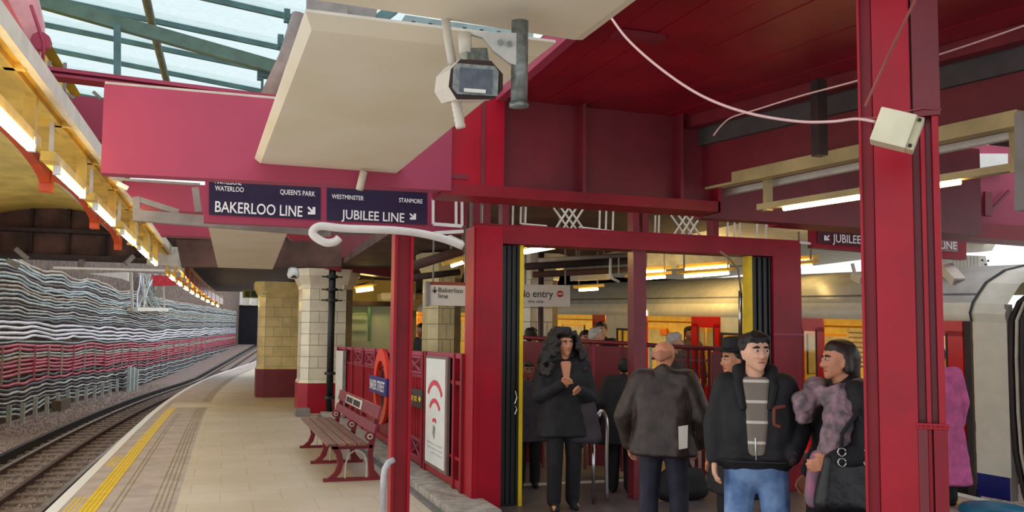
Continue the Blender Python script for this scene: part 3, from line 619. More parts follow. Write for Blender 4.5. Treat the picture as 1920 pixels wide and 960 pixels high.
# ================================================================ SLENDER POST
ztp = PY(752, 438, 7.5).z
sp = thing('slender_post', 'slender red steel post standing on the paving left of the doorway', 'post', (1.5, 7.5, 0))
MB().box((1.40, 7.46, 0), (1.425, 7.62, ztp)).build('flange', 'red', sp); MB().box((1.425, 7.5, 0), (1.545, 7.6, ztp)).build('web', 'redd', sp); MB().box((1.545, 7.46, 0), (1.57, 7.62, ztp)).build('flange', 'red', sp)
gd2 = [V(1.33, 7.42, 0), V(1.33, 7.42, .42), V(1.34, 7.42, .50), V(1.37, 7.43, .55), V(1.42, 7.45, .57)]
tag(MB().tube(gd2, .028, 8).build('kick_bar', mat('pale_blue_grey', (196, 196, 206), .4), smooth=True), 'pale grey bent guard bar against the foot of the slender post', 'guard')
# ================================================================ PANEL RAILING WITH ROUNDEL
XW = 2.28
struct(MB().box((1.96, 7.4, 0), (2.4, 18.6, .10)).build('trim_plinth', 'conc', bevel=.01), 'concrete plinth under the red panel railing')
struct(MB().box((1.90, 7.4, 0), (1.955, 18.6, .035)).build('trim_channel', mat('channel_grey', (112, 108, 108), .5)))  # darker grey channel along the foot of the plinth
pr = thing('panel_railing', 'red ribbed iron railing along the right of the platform', 'railing', (XW, 13, .1))
MB().box((XW+.03, 8.3, .14), (XW+.06, 18.4, 1.46)).build('back_sheet', 'redd', pr)
for z0, z1, m in ((.12, .2, 'red'), (.40, .43, 'red'), (1.16, 1.20, 'redd'), (1.43, 1.48, 'rose')): MB().box((XW-.015, 8.3, z0), (XW+.07, 18.4, z1)).build('rail', m, pr)
for y in (8.32, 8.62, 9.95, 10.1, 11.35, 12.0, 13.55, 14.8, 16.1, 17.0, 18.35): MB().box((XW-.03, y-.035, .1), (XW+.08, y+.035, 1.48)).build('post', 'redd', pr)
rb = None; y = 10.2
while y < 17.0:
    if not (11.95 < y < 13.6):
        if rb is None: rb = proto(MB().box((-.014, -.018, .43), (.014, .018, 1.16)), 'rib', 'red', pr, (XW+.01, y, 0))
        else: inst(rb, 'rib', pr, (XW+.01, y, 0))
    y += .095
def scroll(y0, y1, z0, z1):
    x = XW-.01; c = lambda t, u: V(x, y0+(y1-y0)*t, z0+(z1-z0)*u)
    for p_, q_ in (((0, 0), (1, 0)), ((0, 1), (1, 1)), ((0, 0), (0, 1)), ((1, 0), (1, 1))): MB().bar(c(*p_), c(*q_), .02, .025).build('scroll_frame', 'rose', pr)
    MB().tube([c(.1, .9), c(.4, .6), c(.5, .5), c(.6, .4), c(.9, .1)], .012, 5).build('scroll', 'rose', pr); MB().tube([c(.9, .9), c(.6, .6), c(.5, .5), c(.4, .4), c(.1, .1)], .012, 5).build('scroll', 'rose', pr)
for y0, y1 in ((10.2, 11.0), (13.7, 14.6), (15.0, 15.9)): scroll(y0, y1, 1.22, 1.41)
for y0, y1 in ((10.2, 10.75), (10.8, 11.3)): scroll(y0, y1, .20, .40)
po = thing('poster', 'tall white framed poster with red arcs on the railing by the doorway', 'poster', (XW-.03, 9.3, .24))
MB().box((XW-.05, 8.78, .20), (XW-.02, 9.80, 1.44)).build('poster_frame', mat('poster_frame_brown', (120, 96, 92), .5), po)
MB().box((XW-.056, 8.86, .24), (XW-.045, 9.76, 1.41)).build('sheet', mat('poster_paper', (222, 226, 226), .5, vary=.03), po)
for (zc, rad, wdt, hw) in ((.92, .42, .075, 58), (.80, .31, .065, 56), (.72, .13, .05, 50)):
    A_, B_ = [], []
    for k in range(13):
        th = math.radians(90-hw+2*hw*k/12); cyy = 9.31
        A_.append(V(XW-.06, cyy-rad*math.cos(th), zc-.06+rad*math.sin(th)*.75)); B_.append(V(XW-.06, cyy-(rad-wdt)*math.cos(th), zc-.06+(rad-wdt)*math.sin(th)*.75))
    MB().strip(A_, B_).build('red_arc', mat('poster_red', (214, 60, 84), .5), po)
MB().prism([V(XW-.06, 9.27, .66), V(XW-.06, 9.36, .68), V(XW-.06, 9.38, .58), V(XW-.06, 9.31, .52)], (.003, 0, 0)).build('figure_print', 'grey', po)
for k in range(3): MB().box((XW-.058, 8.95, .46-k*.05), (XW-.056, 9.65-.2*(k == 2), .475-k*.05)).build('text_line', mat('poster_grey', (180, 188, 192), .5), po)
wo = thing('way_out_sign', 'small dark sign with yellow Way out lettering on the ribbed panel', 'sign', (XW-.03, 10.5, .8))
MB().box((XW-.045, 10.0, .80), (XW-.02, 10.82, 1.02)).build('plate', mat('sign_dark', (60, 44, 46), .4), wo)
text('Way out', 'lettering', (XW-.05, 10.72, .875), (0, -1, 0), (0, 0, 1), .09, M['yellow'], wo, width=.46, bold=.015)
MB().prism([V(XW-.05, 10.20, .91), V(XW-.05, 10.12, .95), V(XW-.05, 10.06, .91), V(XW-.05, 10.12, .87)], (.003, 0, 0)).build('arrow', 'yellow', wo)
rn = thing('station_roundel', 'red ring and blue bar roundel reading Baker Street on the railing', 'sign', (2.2, 12.7, .4))
A_, B_ = [], []; RC = V(2.20, 12.72, .93)
for k in range(49):
    th = 2*math.pi*k/48; A_.append(RC+V(0, math.cos(th)*.60, math.sin(th)*.56)); B_.append(RC+V(0, math.cos(th)*.42, math.sin(th)*.38))
mb = MB(); mb.strip(A_, B_); d = V(.05, 0, 0); mb.strip([p+d for p in B_], [p+d for p in A_]); mb.strip([p+d for p in A_], A_); mb.strip(B_, [p+d for p in B_]); mb.build('ring', mat('roundel_red', (236, 62, 36), .35, vary=.05), rn)
MB().box((2.16, 11.98, .82), (2.21, 13.46, 1.07)).build('bar', mat('roundel_blue', (44, 42, 130), .4, vary=.05), rn, bevel=.006)
text('BAKER STREET', 'lettering', (2.157, 12.72, .875), (0, -1, 0), (0, 0, 1), .14, M['lettering'], rn, align='CENTER', width=1.28, bold=.02)
wbd = thing('white_notice_board', 'narrow white notice board at the far end of the railing', 'board', (XW-.05, 17.6, .3))
MB().box((XW-.08, 16.95, .15), (XW-.03, 18.1, 1.40)).build('sheet', 'signwhite', wbd); MB().box((XW-.085, 16.9, .12), (XW-.03, 16.97, 1.42)).build('edge', 'grey', wbd)
# green board behind the railing, its lit look put into the pale colour
gb = thing('hoarding_panel', 'pale green glass screen behind the railing right of the columns', 'screen', tuple(PY(700, 600, 21)))
MB().prism([PY(655, 574, 21), PY(760, 574, 21), PY(760, 766, 21), PY(655, 766, 21)], (0, .1, 0)).build('glass_panel', mat('pale_green_glass', (214, 236, 196), .15, vary=.12, scale=1.5, col2=(234, 244, 220)), gb)
MB().bar(PY(655, 569, 20.9), PY(760, 570, 20.9), .1, .12).build('frame', 'dark', gb); MB().bar(PY(692, 575, 20.9), PY(692, 640, 20.9), .06, .06).build('mullion', mat('green_mullion', (120, 176, 130), .4), gb)
for k in range(3): MB().bar(PY(663, 588+k*17, 20.9), PY(686, 588+k*17, 20.9), .02, .05).build('pale_print', mat('print_green', (164, 194, 156), .4), gb)
# yellow wall behind with lamp
tag(MB().prism([PY(652, 520, 23), PY(780, 520, 23), PY(780, 752, 23), PY(652, 752, 23)], (0, .2, 0)).build('ochre_wall_panel', 'ylw_ceil'), 'ochre wall lit by the tube lamp beside the columns', 'wall')
# ================================================================ TILED COLUMNS
TM = {}
def tiled_column(label, x0, x1, y0, z_base, ztop, m, red_m, rows_, cols, tilt=0, name='tiled_column'):
    dep = (x1-x0)*.95; ch = .16; t = thing(name, label, 'column', ((x0+x1)/2, y0+dep/2, 0))
    def oct_(e): return [(x0+ch-e*.4, y0-e), (x1-ch+e*.4, y0-e), (x1+e, y0+ch-e*.4), (x1+e, y0+dep), (x0-e, y0+dep), (x0-e, y0+ch-e*.4)]
    def blk(e, za, zb, mm, nm, e2=None):
        a_, b_ = oct_(e), oct_(e if e2 is None else e2); n_ = len(a_)
        MB().add([V(x, y, za) for x, y in a_]+[V(x, y, zb) for x, y in b_], [list(range(n_))[::-1], list(range(n_, 2*n_))]+[[i, (i+1) % n_, n_+(i+1) % n_, n_+i] for i in range(n_)]).build(nm, mm, t)
    blk(.05, 0, z_base-.06, red_m, 'base'); blk(.05, z_base-.06, z_base+.02, m, 'base_moulding', .01); blk(0, z_base, ztop-.42, 'grout', 'core')
    blk(.012, ztop-.44, ztop-.36, m, 'necking', .03); blk(.03, ztop-.36, ztop-.16, m, 'capital', .13); blk(.15, ztop-.16, ztop, m, 'abacus')
    hh = (ztop-.44-z_base-.02)/rows_
    for r in range(rows_):
        za = z_base+.02+r*hh+.006; zb = za+hh-.012; w_ = (x1-x0-2*ch)/cols
        cuts = [x0+ch]+[x0+ch+w_*(k+(.5 if r % 2 else 0)) for k in range(0 if r % 2 else 1, cols)]+[x1-ch]
        for k in range(len(cuts)-1): MB().box((cuts[k]+.005, y0-.012, za), (cuts[k+1]-.005, y0+.02, zb)).build('tile', m, t)
        e = .012   # corner (chamfer) tiles and left flank tiles
        MB().hexa([(x0+ch-.005, y0-e*.7, za), (x0-e*.7, y0+ch-.005, za), (x0+.02, y0+ch, za), (x0+ch, y0+.02, za), (x0+ch-.005, y0-e*.7, zb), (x0-e*.7, y0+ch-.005, zb), (x0+.02, y0+ch, zb), (x0+ch, y0+.02, zb)]).build('corner_tile', m, t)
        for k in range(2):
            ya = y0+ch+k*(dep-ch)/2+.005; MB().box((x0-.012, ya, za), (x0+.02, ya+(dep-ch)/2-.01, zb)).build('tile', m, t)
    return t
tiled_column('cream tiled column with red base behind the black downpipe', 1.61, 2.72, 19.4, .72, 3.2, M['tile'], M['red'], 8, 2)
tiled_column('ochre tiled column with maroon base nearest the tunnel', .90, 2.15, 25.0, .85, 3.25, M['tile2'], M['maroon'], 7, 2)
x0 = PY(806, 600, 15).x; x1 = PY(868, 600, 15).x
tiled_column('ochre tiled column under the Bakerloo line sign behind the railing', x0, x1, 15, .5, 3.2, M['tile2'], M['maroon'], 8, 2)
x0 = PY(978, 600, 13.5).x; x1 = PY(1052, 600, 13.5).x
tiled_column('white tiled column behind the No entry sign', x0, x1, 13.5, .5, 3.1, M['tile'], M['maroon'], 9, 2)
x0 = PY(755, 600, 22).x; x1 = PY(783, 600, 22).x
tiled_column('slim ochre column between slender post and Bakerloo sign', x0-.4, x1, 22, .5, 2.85, M['tile2'], M['maroon'], 8, 1)
tag(MB().prism([PY(600, 440, 19.3), PY(735, 440, 19.3), PY(735, 520, 19.3), PY(672, 512, 19.3), PY(590, 506, 19.3)], (0, .4, 0)).build('red_lintel_beam', 'maroon'), 'dark red beam resting on the cream tiled column', 'beam')
tag(MB().prism([PY(530, 434, 18.5), PY(640, 440, 18.5), PY(640, 510, 18.5), PY(600, 500, 18.5)], (0, .2, 0)).build('red_haunch', 'redd'), 'red triangular haunch left of the dark red beam', 'haunch')
dp = thing('downpipe', 'black collared downpipe in front of the cream tiled column', 'pipe', (2.2, 18.7, 0))
a, b = PY(628, 440, 18.6), PY(617, 782, 18.6); b.z = .0; a.x = b.x
MB().tube([b, a], .075, 10).build('pipe', 'black', dp, smooth=True)
for k, y in enumerate((519, 543, 563, 700, 745)):
    q = PY(622, y, 18.6); MB().lathe([(.12, -.03), (.12, .03)], (a.x, 18.6, q.z), 10).build('collar', 'black', dp)
    if k < 3: MB().bar((a.x-.22, 18.6, q.z), (a.x+.22, 18.6, q.z), .03, .03).build('bracket', 'black', dp)
tag(MB().box((1.45, 18.55, 0), (1.75, 19.0, .16)).build('foot_block', 'grey', bevel=.02), 'small grey kerb block at the foot of the cream column', 'block')
dm = thing('dome_camera', 'white dome camera hanging left of the cream column', 'camera', tuple(PY(550, 510, 17.3)))
MB().lathe([(.02, .5), (.02, .16), (.05, .1), (.10, .06), (.12, -.05), (.10, -.12), (.02, -.14)], PY(550, 510, 17.3), 14).build('housing', 'white', dm, smooth=True); MB().lathe([(.07, -.02), (.02, .03)], PY(551, 519, 17.15), 10).build('lens', 'dark', dm)
es = thing('exit_sign', 'small green and yellow exit sign beside the tunnel mouth', 'sign', tuple(PY(466, 552, 27)))
MB().prism([PY(455, 544, 27), PY(489, 545, 27), PY(489, 559, 27), PY(455, 558, 27)], (0, .1, 0)).build('panel', mat('sign_olive', (150, 146, 70), .5), es)
for a_, b_ in ((459, 467), (471, 479), (481, 487)): MB().prism([PY(a_, 546, 26.96), PY(b_, 546, 26.96), PY(b_, 557, 26.96), PY(a_, 556, 26.96)], (0, .03, 0)).build('symbol', mat('sign_dark_green', (44, 70, 36), .5), es)
for k, (px, py) in enumerate(((641, 541), (497, 547))): 
    tag(MB().tube([PY(px-4, py+4, 19.36 if k == 0 else 24.95), PY(px+3, py+1, 19.36 if k == 0 else 24.95), PY(px+5, py-6, 19.36 if k == 0 else 24.95)], .03, 6).build('hook', 'tile'), 'small cream hook lamp on the tiled column, '+('right' if k == 0 else 'left')+' one', 'hook')
# ================================================================ BENCH
bn = thing('platform_bench', 'red slatted platform bench with cast iron ends before the railing', 'bench', (1.45, 11.6, 0))
def bench_end(y):
    x0, x1 = 1.13, 1.75; th = .05
    prof = lambda pts: MB().prism([V(x, y-th/2, z) for x, z in pts], (0, th, 0)).build('leg', 'ironred', bn, bevel=.006)
    MB().box((x0-.03, y-.035, 0), (x1+.03, y+.035, .035)).build('foot_rail', 'ironred', bn, bevel=.006)
    prof([(1.14, .03), (1.24, .03), (1.30, .10), (1.33, .22), (1.30, .33), (1.26, .40), (1.17, .40), (1.24, .30), (1.26, .2), (1.22, .10)])
    prof([(1.62, .03), (1.75, .03), (1.68, .12), (1.66, .30), (1.70, .55), (1.76, .84), (1.71, .85), (1.63, .55), (1.60, .3)])
    MB().box((1.18, y-th/2, .36), (1.66, y+th/2, .41)).build('seat_bearer', 'ironred', bn, bevel=.006)
    A_, B_ = [], []
    arch = [(1.345, .03), (1.35, .2), (1.38, .30), (1.44, .34), (1.50, .34), (1.56, .30), (1.59, .2), (1.59, .03)]
    MB().tube([V(x, y-.026, z) for x, z in arch], .009, 5).build('white_edge', 'offw', bn)
    for r, m in ((.055, 'ironred'), ): MB().lathe([(.055, -.03), (.055, .03)], (1.62, y, .50), 16, 'y').build('arm_disc', m, bn)
    MB().lathe([(.034, -.04), (.034, .04)], (1.62, y, .50), 14, 'y').build('disc_rim', 'offw', bn); MB().lathe([(.018, -.045), (.018, .045)], (1.62, y, .50), 12, 'y').build('disc_hub', 'ironred', bn)
for y in (10.0, 11.5, 13.2): bench_end(y)
for k in range(4): MB().box((1.12+k*.115, 9.85, .41), (1.225+k*.115, 13.35, .44)).build('seat_slat', 'seatwood', bn, bevel=.006)
for z0, z1, xo in ((.55, .65, 1.66), (.71, .85, 1.70)):
    MB().hexa([(xo-.03, 9.8, z0), (xo+.0, 9.8, z0), (xo, 13.4, z0), (xo-.03, 13.4, z0), (xo+.0, 9.8, z1), (xo+.03, 9.8, z1), (xo+.03, 13.4, z1), (xo+.0, 13.4, z1)]).build('back_slat', 'woodred', bn, bevel=.005)
pl = MB().hexa([(1.655, 11.0, .73), (1.668, 11.0, .73), (1.668, 12.4, .73), (1.655, 12.4, .73), (1.672, 11.0, .835), (1.69, 11.0, .835), (1.69, 12.4, .835), (1.672, 12.4, .835)]).build('name_plate', 'signwhite', bn)
for a_, b_ in ((11.08, 11.65), (11.75, 12.32)): MB().hexa([(1.652, a_, .745), (1.66, a_, .745), (1.66, b_, .745), (1.652, b_, .745), (1.664, a_, .82), (1.675, a_, .82), (1.675, b_, .82), (1.664, b_, .82)]).build('plate_print', 'dark', pl)
# ================================================================ NEAR RIGHT PILLAR
pc = PD(1692, 600, 3.62); fwd = V(pc.x, pc.y, 0).normalized(); rt = V(fwd.y, -fwd.x, 0)
pi_ = thing('riveted_pillar', 'tall glossy red riveted steel pillar standing close on the right', 'pillar', (pc.x, pc.y, 0))
def pb(u0, u1, w0, w1, z0, z1, nm, m='red', bv=.004):
    c = V(pc.x, pc.y, 0); P = [c+rt*u+fwd*w_+V(0, 0, z) for z in (z0, z1) for u, w_ in ((u0, w0), (u1, w0), (u1, w1), (u0, w1))]
    return MB().hexa(P).build(nm, m, pi_, bevel=bv)
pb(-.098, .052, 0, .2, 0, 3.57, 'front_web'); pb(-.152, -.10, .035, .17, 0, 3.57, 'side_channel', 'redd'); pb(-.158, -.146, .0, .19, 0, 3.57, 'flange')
pb(.052, .085, .05, .18, 0, 3.57, 'recess', 'maroon'); pb(.085, .103, .01, .19, 0, 3.57, 'rib'); pb(.103, .13, .045, .18, 0, 3.57, 'recess', 'maroon'); pb(.13, .156, .0, .2, 0, 3.57, 'flange')  # side channel and recesses carry their shade as darker reds
zs = PD(1740, 797, 3.6).z; pb(.045, .165, -.014, .0, zs-.012, zs+.012, 'splice_strip', 'red', .002); pb(.05, .086, -.010, .06, 0, zs-.012, 'splice_plate', 'maroon', .002); pb(.108, .16, -.010, .06, 0, zs-.012, 'splice_plate', 'redd', .002)
for k in range(7):
    u = .052+k*.018; c = V(pc.x, pc.y, 0)+rt*u-fwd*.016+V(0, 0, zs); MB().rbox(c, (.008, .008, .008)).build('rivet', 'red', pi_)
zl = PD(1700, 192, 3.5).z
pb(.06, .165, -.012, .0, zl-.02, 3.57, 'upper_sleeve', 'maroon', .002)
ring = [V(pc.x, pc.y, 0)+rt*u+fwd*w_+V(0, 0, zl+.012*math.sin(u*18)) for u, w_ in ((-.17, -.01), (-.1, -.02), (0, -.022), (.1, -.022), (.17, -.01))]
tag(MB().tube(ring, .004, 5).build('wire_loop', mat('dull_pink_wire', (160, 84, 84), .5), smooth=True), 'thin wire looped round the red pillar above the white box', 'wire')
# tilted white box on the pillar
bx = PD(1681, 245, 3.36); ang = math.radians(-20); ur = rt*math.cos(ang)+V(0, 0, 1)*math.sin(ang); uu = V(0, 0, 1)*math.cos(ang)-rt*math.sin(ang)
jb = thing('junction_box', 'tilted white junction box strapped to the near red pillar', 'box', tuple(bx))
R3 = Matrix((ur, fwd, uu)).transposed()
MB().rbox(bx+ur*-.012, (.135, .10, .135), R3).build('case', mat('box_ivory', (222, 216, 186), .4, vary=.06), jb, bevel=.006)
MB().rbox(bx+ur*.068+fwd*.01, (.03, .09, .13), R3).build('lid_edge', mat('box_ivory_shade', (206, 200, 164), .4), jb, bevel=.003)
for sx, sz in ((.068, .052), (.068, -.052)): MB().rbox(bx+ur*sx+uu*sz-fwd*.04, (.012, .012, .012), R3).build('screw', 'dark', jb)
# ================================================================ CCTV CAMERA AND BRACKET
cc = thing('cctv_camera', 'boxy white CCTV camera hanging before the large cream board', 'camera', tuple(PD(890, 150, 3.2)))
oct_px = [(863, 111), (921, 114), (943, 139), (943, 168), (924, 186), (856, 186), (841, 162), (845, 130)]
back = PD(858, 162, 3.60)-PD(890, 150, 3.2)
front = [PD(x, y, 3.2) for x, y in oct_px]; MB().prism(front, back).build('housing', mat('cctv_white', (222, 216, 206), .4, vary=.04), cc)
c0 = sum(front, V(0, 0, 0))/8
MB().prism([PD(x, y, 3.196) for x, y in oct_px], CW*.006).build('gasket', 'dark', cc)
MB().prism([PD(x, y, 3.185) for x, y in ((855, 118), (928, 124), (935, 135), (933, 180), (857, 176), (848, 165), (850, 128))], CW*.014).build('bezel', 'galv', cc)
MB().prism([PD(x, y, 3.18) for x, y in ((862, 126), (924, 131), (922, 176), (861, 171))], CW*.01).build('window', mat('lens_glass', (70, 78, 92), .08, vary=.2, scale=30), cc)
MB().bar(PD(870, 169, 3.17), PD(911, 172, 3.17), .012, .012).build('wiper', 'white', cc)
MB().bar(PD(868, 106, 3.25), PD(908, 106, 3.3), .06, .05).build('mount_shoe', 'galv', cc); MB().tube([PD(873, 100, 3.25), PD(871, 62, 3.25)], .026, 10).build('mount_stem', 'offw', cc, smooth=True)
MB().prism([PD(x, y, 3.24) for x, y in ((878, 62), (905, 70), (925, 95), (955, 118), (968, 122), (975, 112), (975, 62), (930, 60), (905, 60))], CW*.03).build('gusset_plate', mat('pale_grey_bracket', (196, 196, 190), .45), cc)
for x, y in ((938, 79), (955, 82)): MB().tube([PD(x, y, 3.22), PD(x, y, 3.26)], .011, 8).build('bolt', 'galv', cc)
MB().tube([PD(975, 40, 3.27), PD(973, 196, 3.27)], .033, 14).build('hanging_pole', 'galv', cc, smooth=True); MB().tube([PD(973, 193, 3.27), PD(973, 201, 3.27)], .038, 14).build('pole_flange', 'galv', cc, smooth=True)
MB().tube([PD(834, 25, 3.4), PD(840, 70, 3.4), PD(848, 118, 3.35)], .018, 8).build('conduit', 'offw', cc, smooth=True)
fl = [PD(855+(k*.9), 190+k*5.0, 3.38) for k in range(11)]; MB().tube(fl, .019, 8, radii=[.019+.003*(k % 2) for k in range(11)]).build('flexible_conduit', 'offw', cc, smooth=True)
# ================================================================ LOOSE WIRES
def catmull(pts, n=6):
    out = []
    for i in range(len(pts)-1):
        p0, p1, p2, p3 = pts[max(i-1, 0)], pts[i], pts[i+1], pts[min(i+2, len(pts)-1)]
        for k in range(n):
            t = k/n; out.append(.5*((2*p1)+(p2-p0)*t+(2*p0-5*p1+4*p2-p3)*t*t+(3*p1-p0-3*p2+p3)*t**3))
    return out+[pts[-1]]
wire = mat('pinkish_white_wire', (216, 176, 174), .5, vary=0)
tag(MB().tube(catmull([PD(x, y, d) for x, y, d in ((1145, 32, 4.3), (1175, 72, 4.2), (1225, 118, 4.1), (1290, 165, 4.0), (1350, 195, 3.9), (1420, 216, 3.8), (1500, 228, 3.7), (1560, 228, 3.6), (1605, 223, 3.5), (1640, 228, 3.42))]), .0065, 6).build('loose_wire', wire, smooth=True), 'thick white loose wire swooping from the soffit to the red pillar', 'wire')
tag(MB().tube(catmull([PD(x, y, d) for x, y, d in ((1338, 254, 5.6), (1352, 236, 5.5), (1372, 220, 5.3), (1420, 205, 5.0), (1500, 180, 4.7), (1618, 148, 4.3), (1755, 104, 4.1), (1840, 76, 4.0), (1925, 46, 3.9))]), .005, 5).build('loose_wire', wire, smooth=True), 'thin white wire stretched along the dark skew beam behind the pillar', 'wire')
tag(MB().tube([PD(1716, 0, 3.40), PD(1670, 95, 3.42), PD(1622, 200, 3.45)], .006, 5).build('slanting_cord', mat('brown_cord', (136, 72, 60), .6)), 'thin brown cord slanting across the top of the red pillar', 'cord')
# ================================================================ CONCOURSE BEHIND THE DOORWAY
struct(MB().box((2.35, 8.45, 3.25), (6.6, 19.4, 3.4)).build('ceiling_hall', 'brown'), 'sooty ceiling of the concourse')
struct(MB().box((2.35, 19.4, 3.25), (12, 40, 3.4)).build('ceiling_hall_far', 'dark'))
struct(MB().box((3.2, 40, -.2), (14, 40.3, 3.5)).build('wall_back', 'ylw_ceil'), 'yellow lit wall far behind the concourse')
def lamp(label, pts, y, r=.022, group=None, hang=.25, cat='lamp'):
    a, b = PY(*pts[0], y), PY(*pts[1], y); t = thing('tube_lamp', label, cat, tuple((a+b)/2), group); u = (b-a).normalized()
    MB().tube([a, b], r, 8).build('tube', 'tube', t, smooth=True); MB().bar(a-u*.12+V(0, .02, r+.04), b+u*.12+V(0, .02, r+.04), .07, .05).build('batten', 'ylw_soff', t)
    for p in (a, b): MB().bar(p+V(0, .02, .05), V(p.x, p.y+.02, max(p.z+.1, 3.27)), .02, .02).build('hanger', 'grey', t)
lamp('bright tube lamp just inside the top left of the doorway', ((983, 472), (1050, 460)), 9.2, .03)
lamp('short tube lamp above the No entry sign', ((1086, 544), (1121, 542)), 14)
lamp('upper tube lamp of the pair left of the doorway mid post', ((1198, 511), (1247, 508)), 13, .02)
lamp('lower tube lamp of the pair beside the doorway mid post', ((1186, 524), (1247, 519)), 12.8, .024)
lamp('upper tube lamp of the pair before the pale duct', ((1284, 506), (1366, 499)), 12, .024)
lamp('lower tube lamp of the pair before the pale duct', ((1284, 518), (1366, 512)), 11.8, .026)
lamp('upper short tube lamp right of the doorway', ((1500, 491), (1522, 489)), 10.6)
lamp('lower short tube lamp right of the doorway', ((1500, 500), (1522, 498)), 10.4)
lamp('short tube lamp left of the doorway post', ((846, 499), (868, 492)), 11, .022)
lamp('tube lamp on the ochre wall right of the cream column', ((668, 545), (699, 541)), 20.6, .05)
yb = mat('yellow_conduit', (214, 178, 90), .5)
for k, (p, q) in enumerate((((664, 530), (705, 520)), ((670, 536), (712, 524)), ((660, 540), (690, 528)))):
    tag(MB().bar(PY(*p, 22.97), PY(*q, 22.97), .08, .05).build('yellow_conduit', yb), nth(k, 'upper')+' yellow conduit strut above the lamp on the ochre wall', 'conduit', 'yellow conduit struts')
# ducts and pipes below the hall ceiling
for k, (p, q, y, r, m) in enumerate((((985, 500), (1190, 488), 11, .05, 'dark'), ((1000, 515), (1190, 505), 12.5, .05, 'brown'), ((1010, 488), (1180, 478), 10.2, .03, 'grey'), ((770, 500), (865, 470), 10.5, .06, 'brown'), ((775, 520), (862, 510), 13, .05, 'dark'))):
    tag(MB().tube([PY(*p, y), PY(*q, y)], r, 8).build('ceiling_pipe', m, smooth=True), ('dark sooty pipe close under the concourse ceiling, in the doorway', 'brown sooty pipe above the No entry sign', 'slim grey pipe highest in the doorway', 'upper brown pipe left of the doorway post', 'lower dark pipe left of the doorway post')[k], 'pipe', 'ceiling pipes '+('inside' if k < 3 else 'left'))
t = thing('bent_conduit', 'pale bent conduit dropping from the ceiling in the doorway', 'conduit', tuple(PY(1145, 500, 10.5)))
MB().tube([PY(1145, 478, 10.5), PY(1144, 512, 10.5), PY(1148, 522, 10.5), PY(1161, 529, 10.5)], .02, 7).build('pipe', 'white', t, smooth=True); MB().bar(PY(1138, 465, 10.5), PY(1160, 465, 10.5), .06, .04).build('plate', 'white', t); MB().bar(PY(1160, 478, 10.6), PY(1160, 515, 10.6), .012, .012).build('rod', 'offw', t)
tag(MB().prism([PY(1213, 472, 13), PY(1480, 470, 13), PY(1480, 492, 13), PY(1213, 507, 13)], (0, .6, 0)).build('pale_duct', mat('pale_duct', (190, 190, 186), .6, vary=.15)), 'long pale duct above the carriage roof behind the doorway', 'duct')
t = thing('pale_tray', 'pale cable tray over the No entry sign', 'tray', tuple(PY(1106, 520, 13.2)))
MB().bar(PY(1073, 520, 13.2), PY(1140, 518, 13.2), .2, .12).build('tray', 'offw', t)
for x in (1080, 1132): p = PY(x, 519, 13.2); MB().bar(p, V(p.x, p.y, 3.26), .02, .02).build('hanger', 'grey', t)
# hanging signs
ne = thing('no_entry_sign', 'white hanging No entry sign with red disc inside the doorway', 'sign', tuple(PY(1020, 560, 11.2)))
ys_ = 11.2
MB().prism([PY(972, 533, ys_), PY(1069, 535, ys_), PY(1069, 575, ys_), PY(972, 575, ys_)], (0, .05, 0)).build('board', 'signwhite', ne)
stext('No', 975, 557, 14, 18, ne, ys_-.008, 'blacktxt'); stext('entry', 999, 557, 14, 38, ne, ys_-.008, 'blacktxt'); stext('this side', 990, 567, 5, 29, ne, ys_-.008, 'blacktxt')
c = PY(1050, 551, ys_-.004); MB().lathe([(.048, 0), (.048, -.006)], c, 18, 'y').build('red_disc', mat('disc_red', (196, 44, 44), .5), ne); MB().box((c.x-.035, c.y-.012, c.z-.009), (c.x+.035, c.y-.006, c.z+.009)).build('white_bar', 'lettering', ne)
for x in (985, 1060): p = PY(x, 533, ys_+.03); MB().bar(p, V(p.x, p.y, 3.26), .02, .02).build('hanger', 'grey', ne)
bs = thing('bakerloo_line_sign', 'white hanging Bakerloo line sign with red top left of the doorway', 'sign', tuple(PY(835, 555, 10.8)))
yb_ = 10.8
MB().prism([PY(804, 534, yb_), PY(880, 536, yb_), PY(880, 574, yb_), PY(804, 572, yb_)], (0, .05, 0)).build('board', 'signwhite', bs); MB().prism([PY(804, 528, yb_), PY(880, 530, yb_), PY(880, 536, yb_), PY(804, 534, yb_)], (0, .05, 0)).build('red_top', mat('sign_brownred', (150, 62, 44), .5), bs)
MB().prism([PY(799, 528, yb_-.03), PY(806, 528, yb_-.03), PY(806, 574, yb_-.03), PY(799, 573, yb_-.03)], (0, .1, 0)).build('edge_post', 'grey', bs)
for x in (812, 872): p = PY(x, 533, yb_+.03); MB().bar(p, V(p.x, p.y, 3.26), .02, .02).build('hanger', 'grey', bs)
stext('Bakerloo', 822, 548, 9, 46, bs, yb_-.008, 'blacktxt'); stext('line', 822, 559, 9, 18, bs, yb_-.008, 'blacktxt')
MB().bar(PY(815, 538, yb_-.01), PY(815, 548, yb_-.01), .012, .006).build('arrow_stem', 'blacktxt', bs); MB().prism([PY(810, 544, yb_-.01), PY(820, 544, yb_-.01), PY(815, 550, yb_-.01)], (0, -.004, 0)).build('arrow_head', 'blacktxt', bs)
tag(MB().tube([V(PY(1014, 600, 13.3).x, 13.3, 0.0), V(PY(1014, 600, 13.3).x, 13.3, 3.26)], .05, 8).build('black_pipe', mat('pipe_plum', (62, 40, 50), .5), smooth=True), 'dark pipe down the white column behind the No entry sign', 'pipe')
# small orange lit doorway in far background
tag(MB().prism([PY(783, 572, 30), PY(805, 572, 30), PY(805, 722, 30), PY(783, 722, 30)], (0, .2, 0)).build('lit_opening', mat('orange_lit_opening', (230, 150, 70), .6, vary=.3, scale=3)), 'orange lit doorway far behind the silhouetted person', 'doorway')
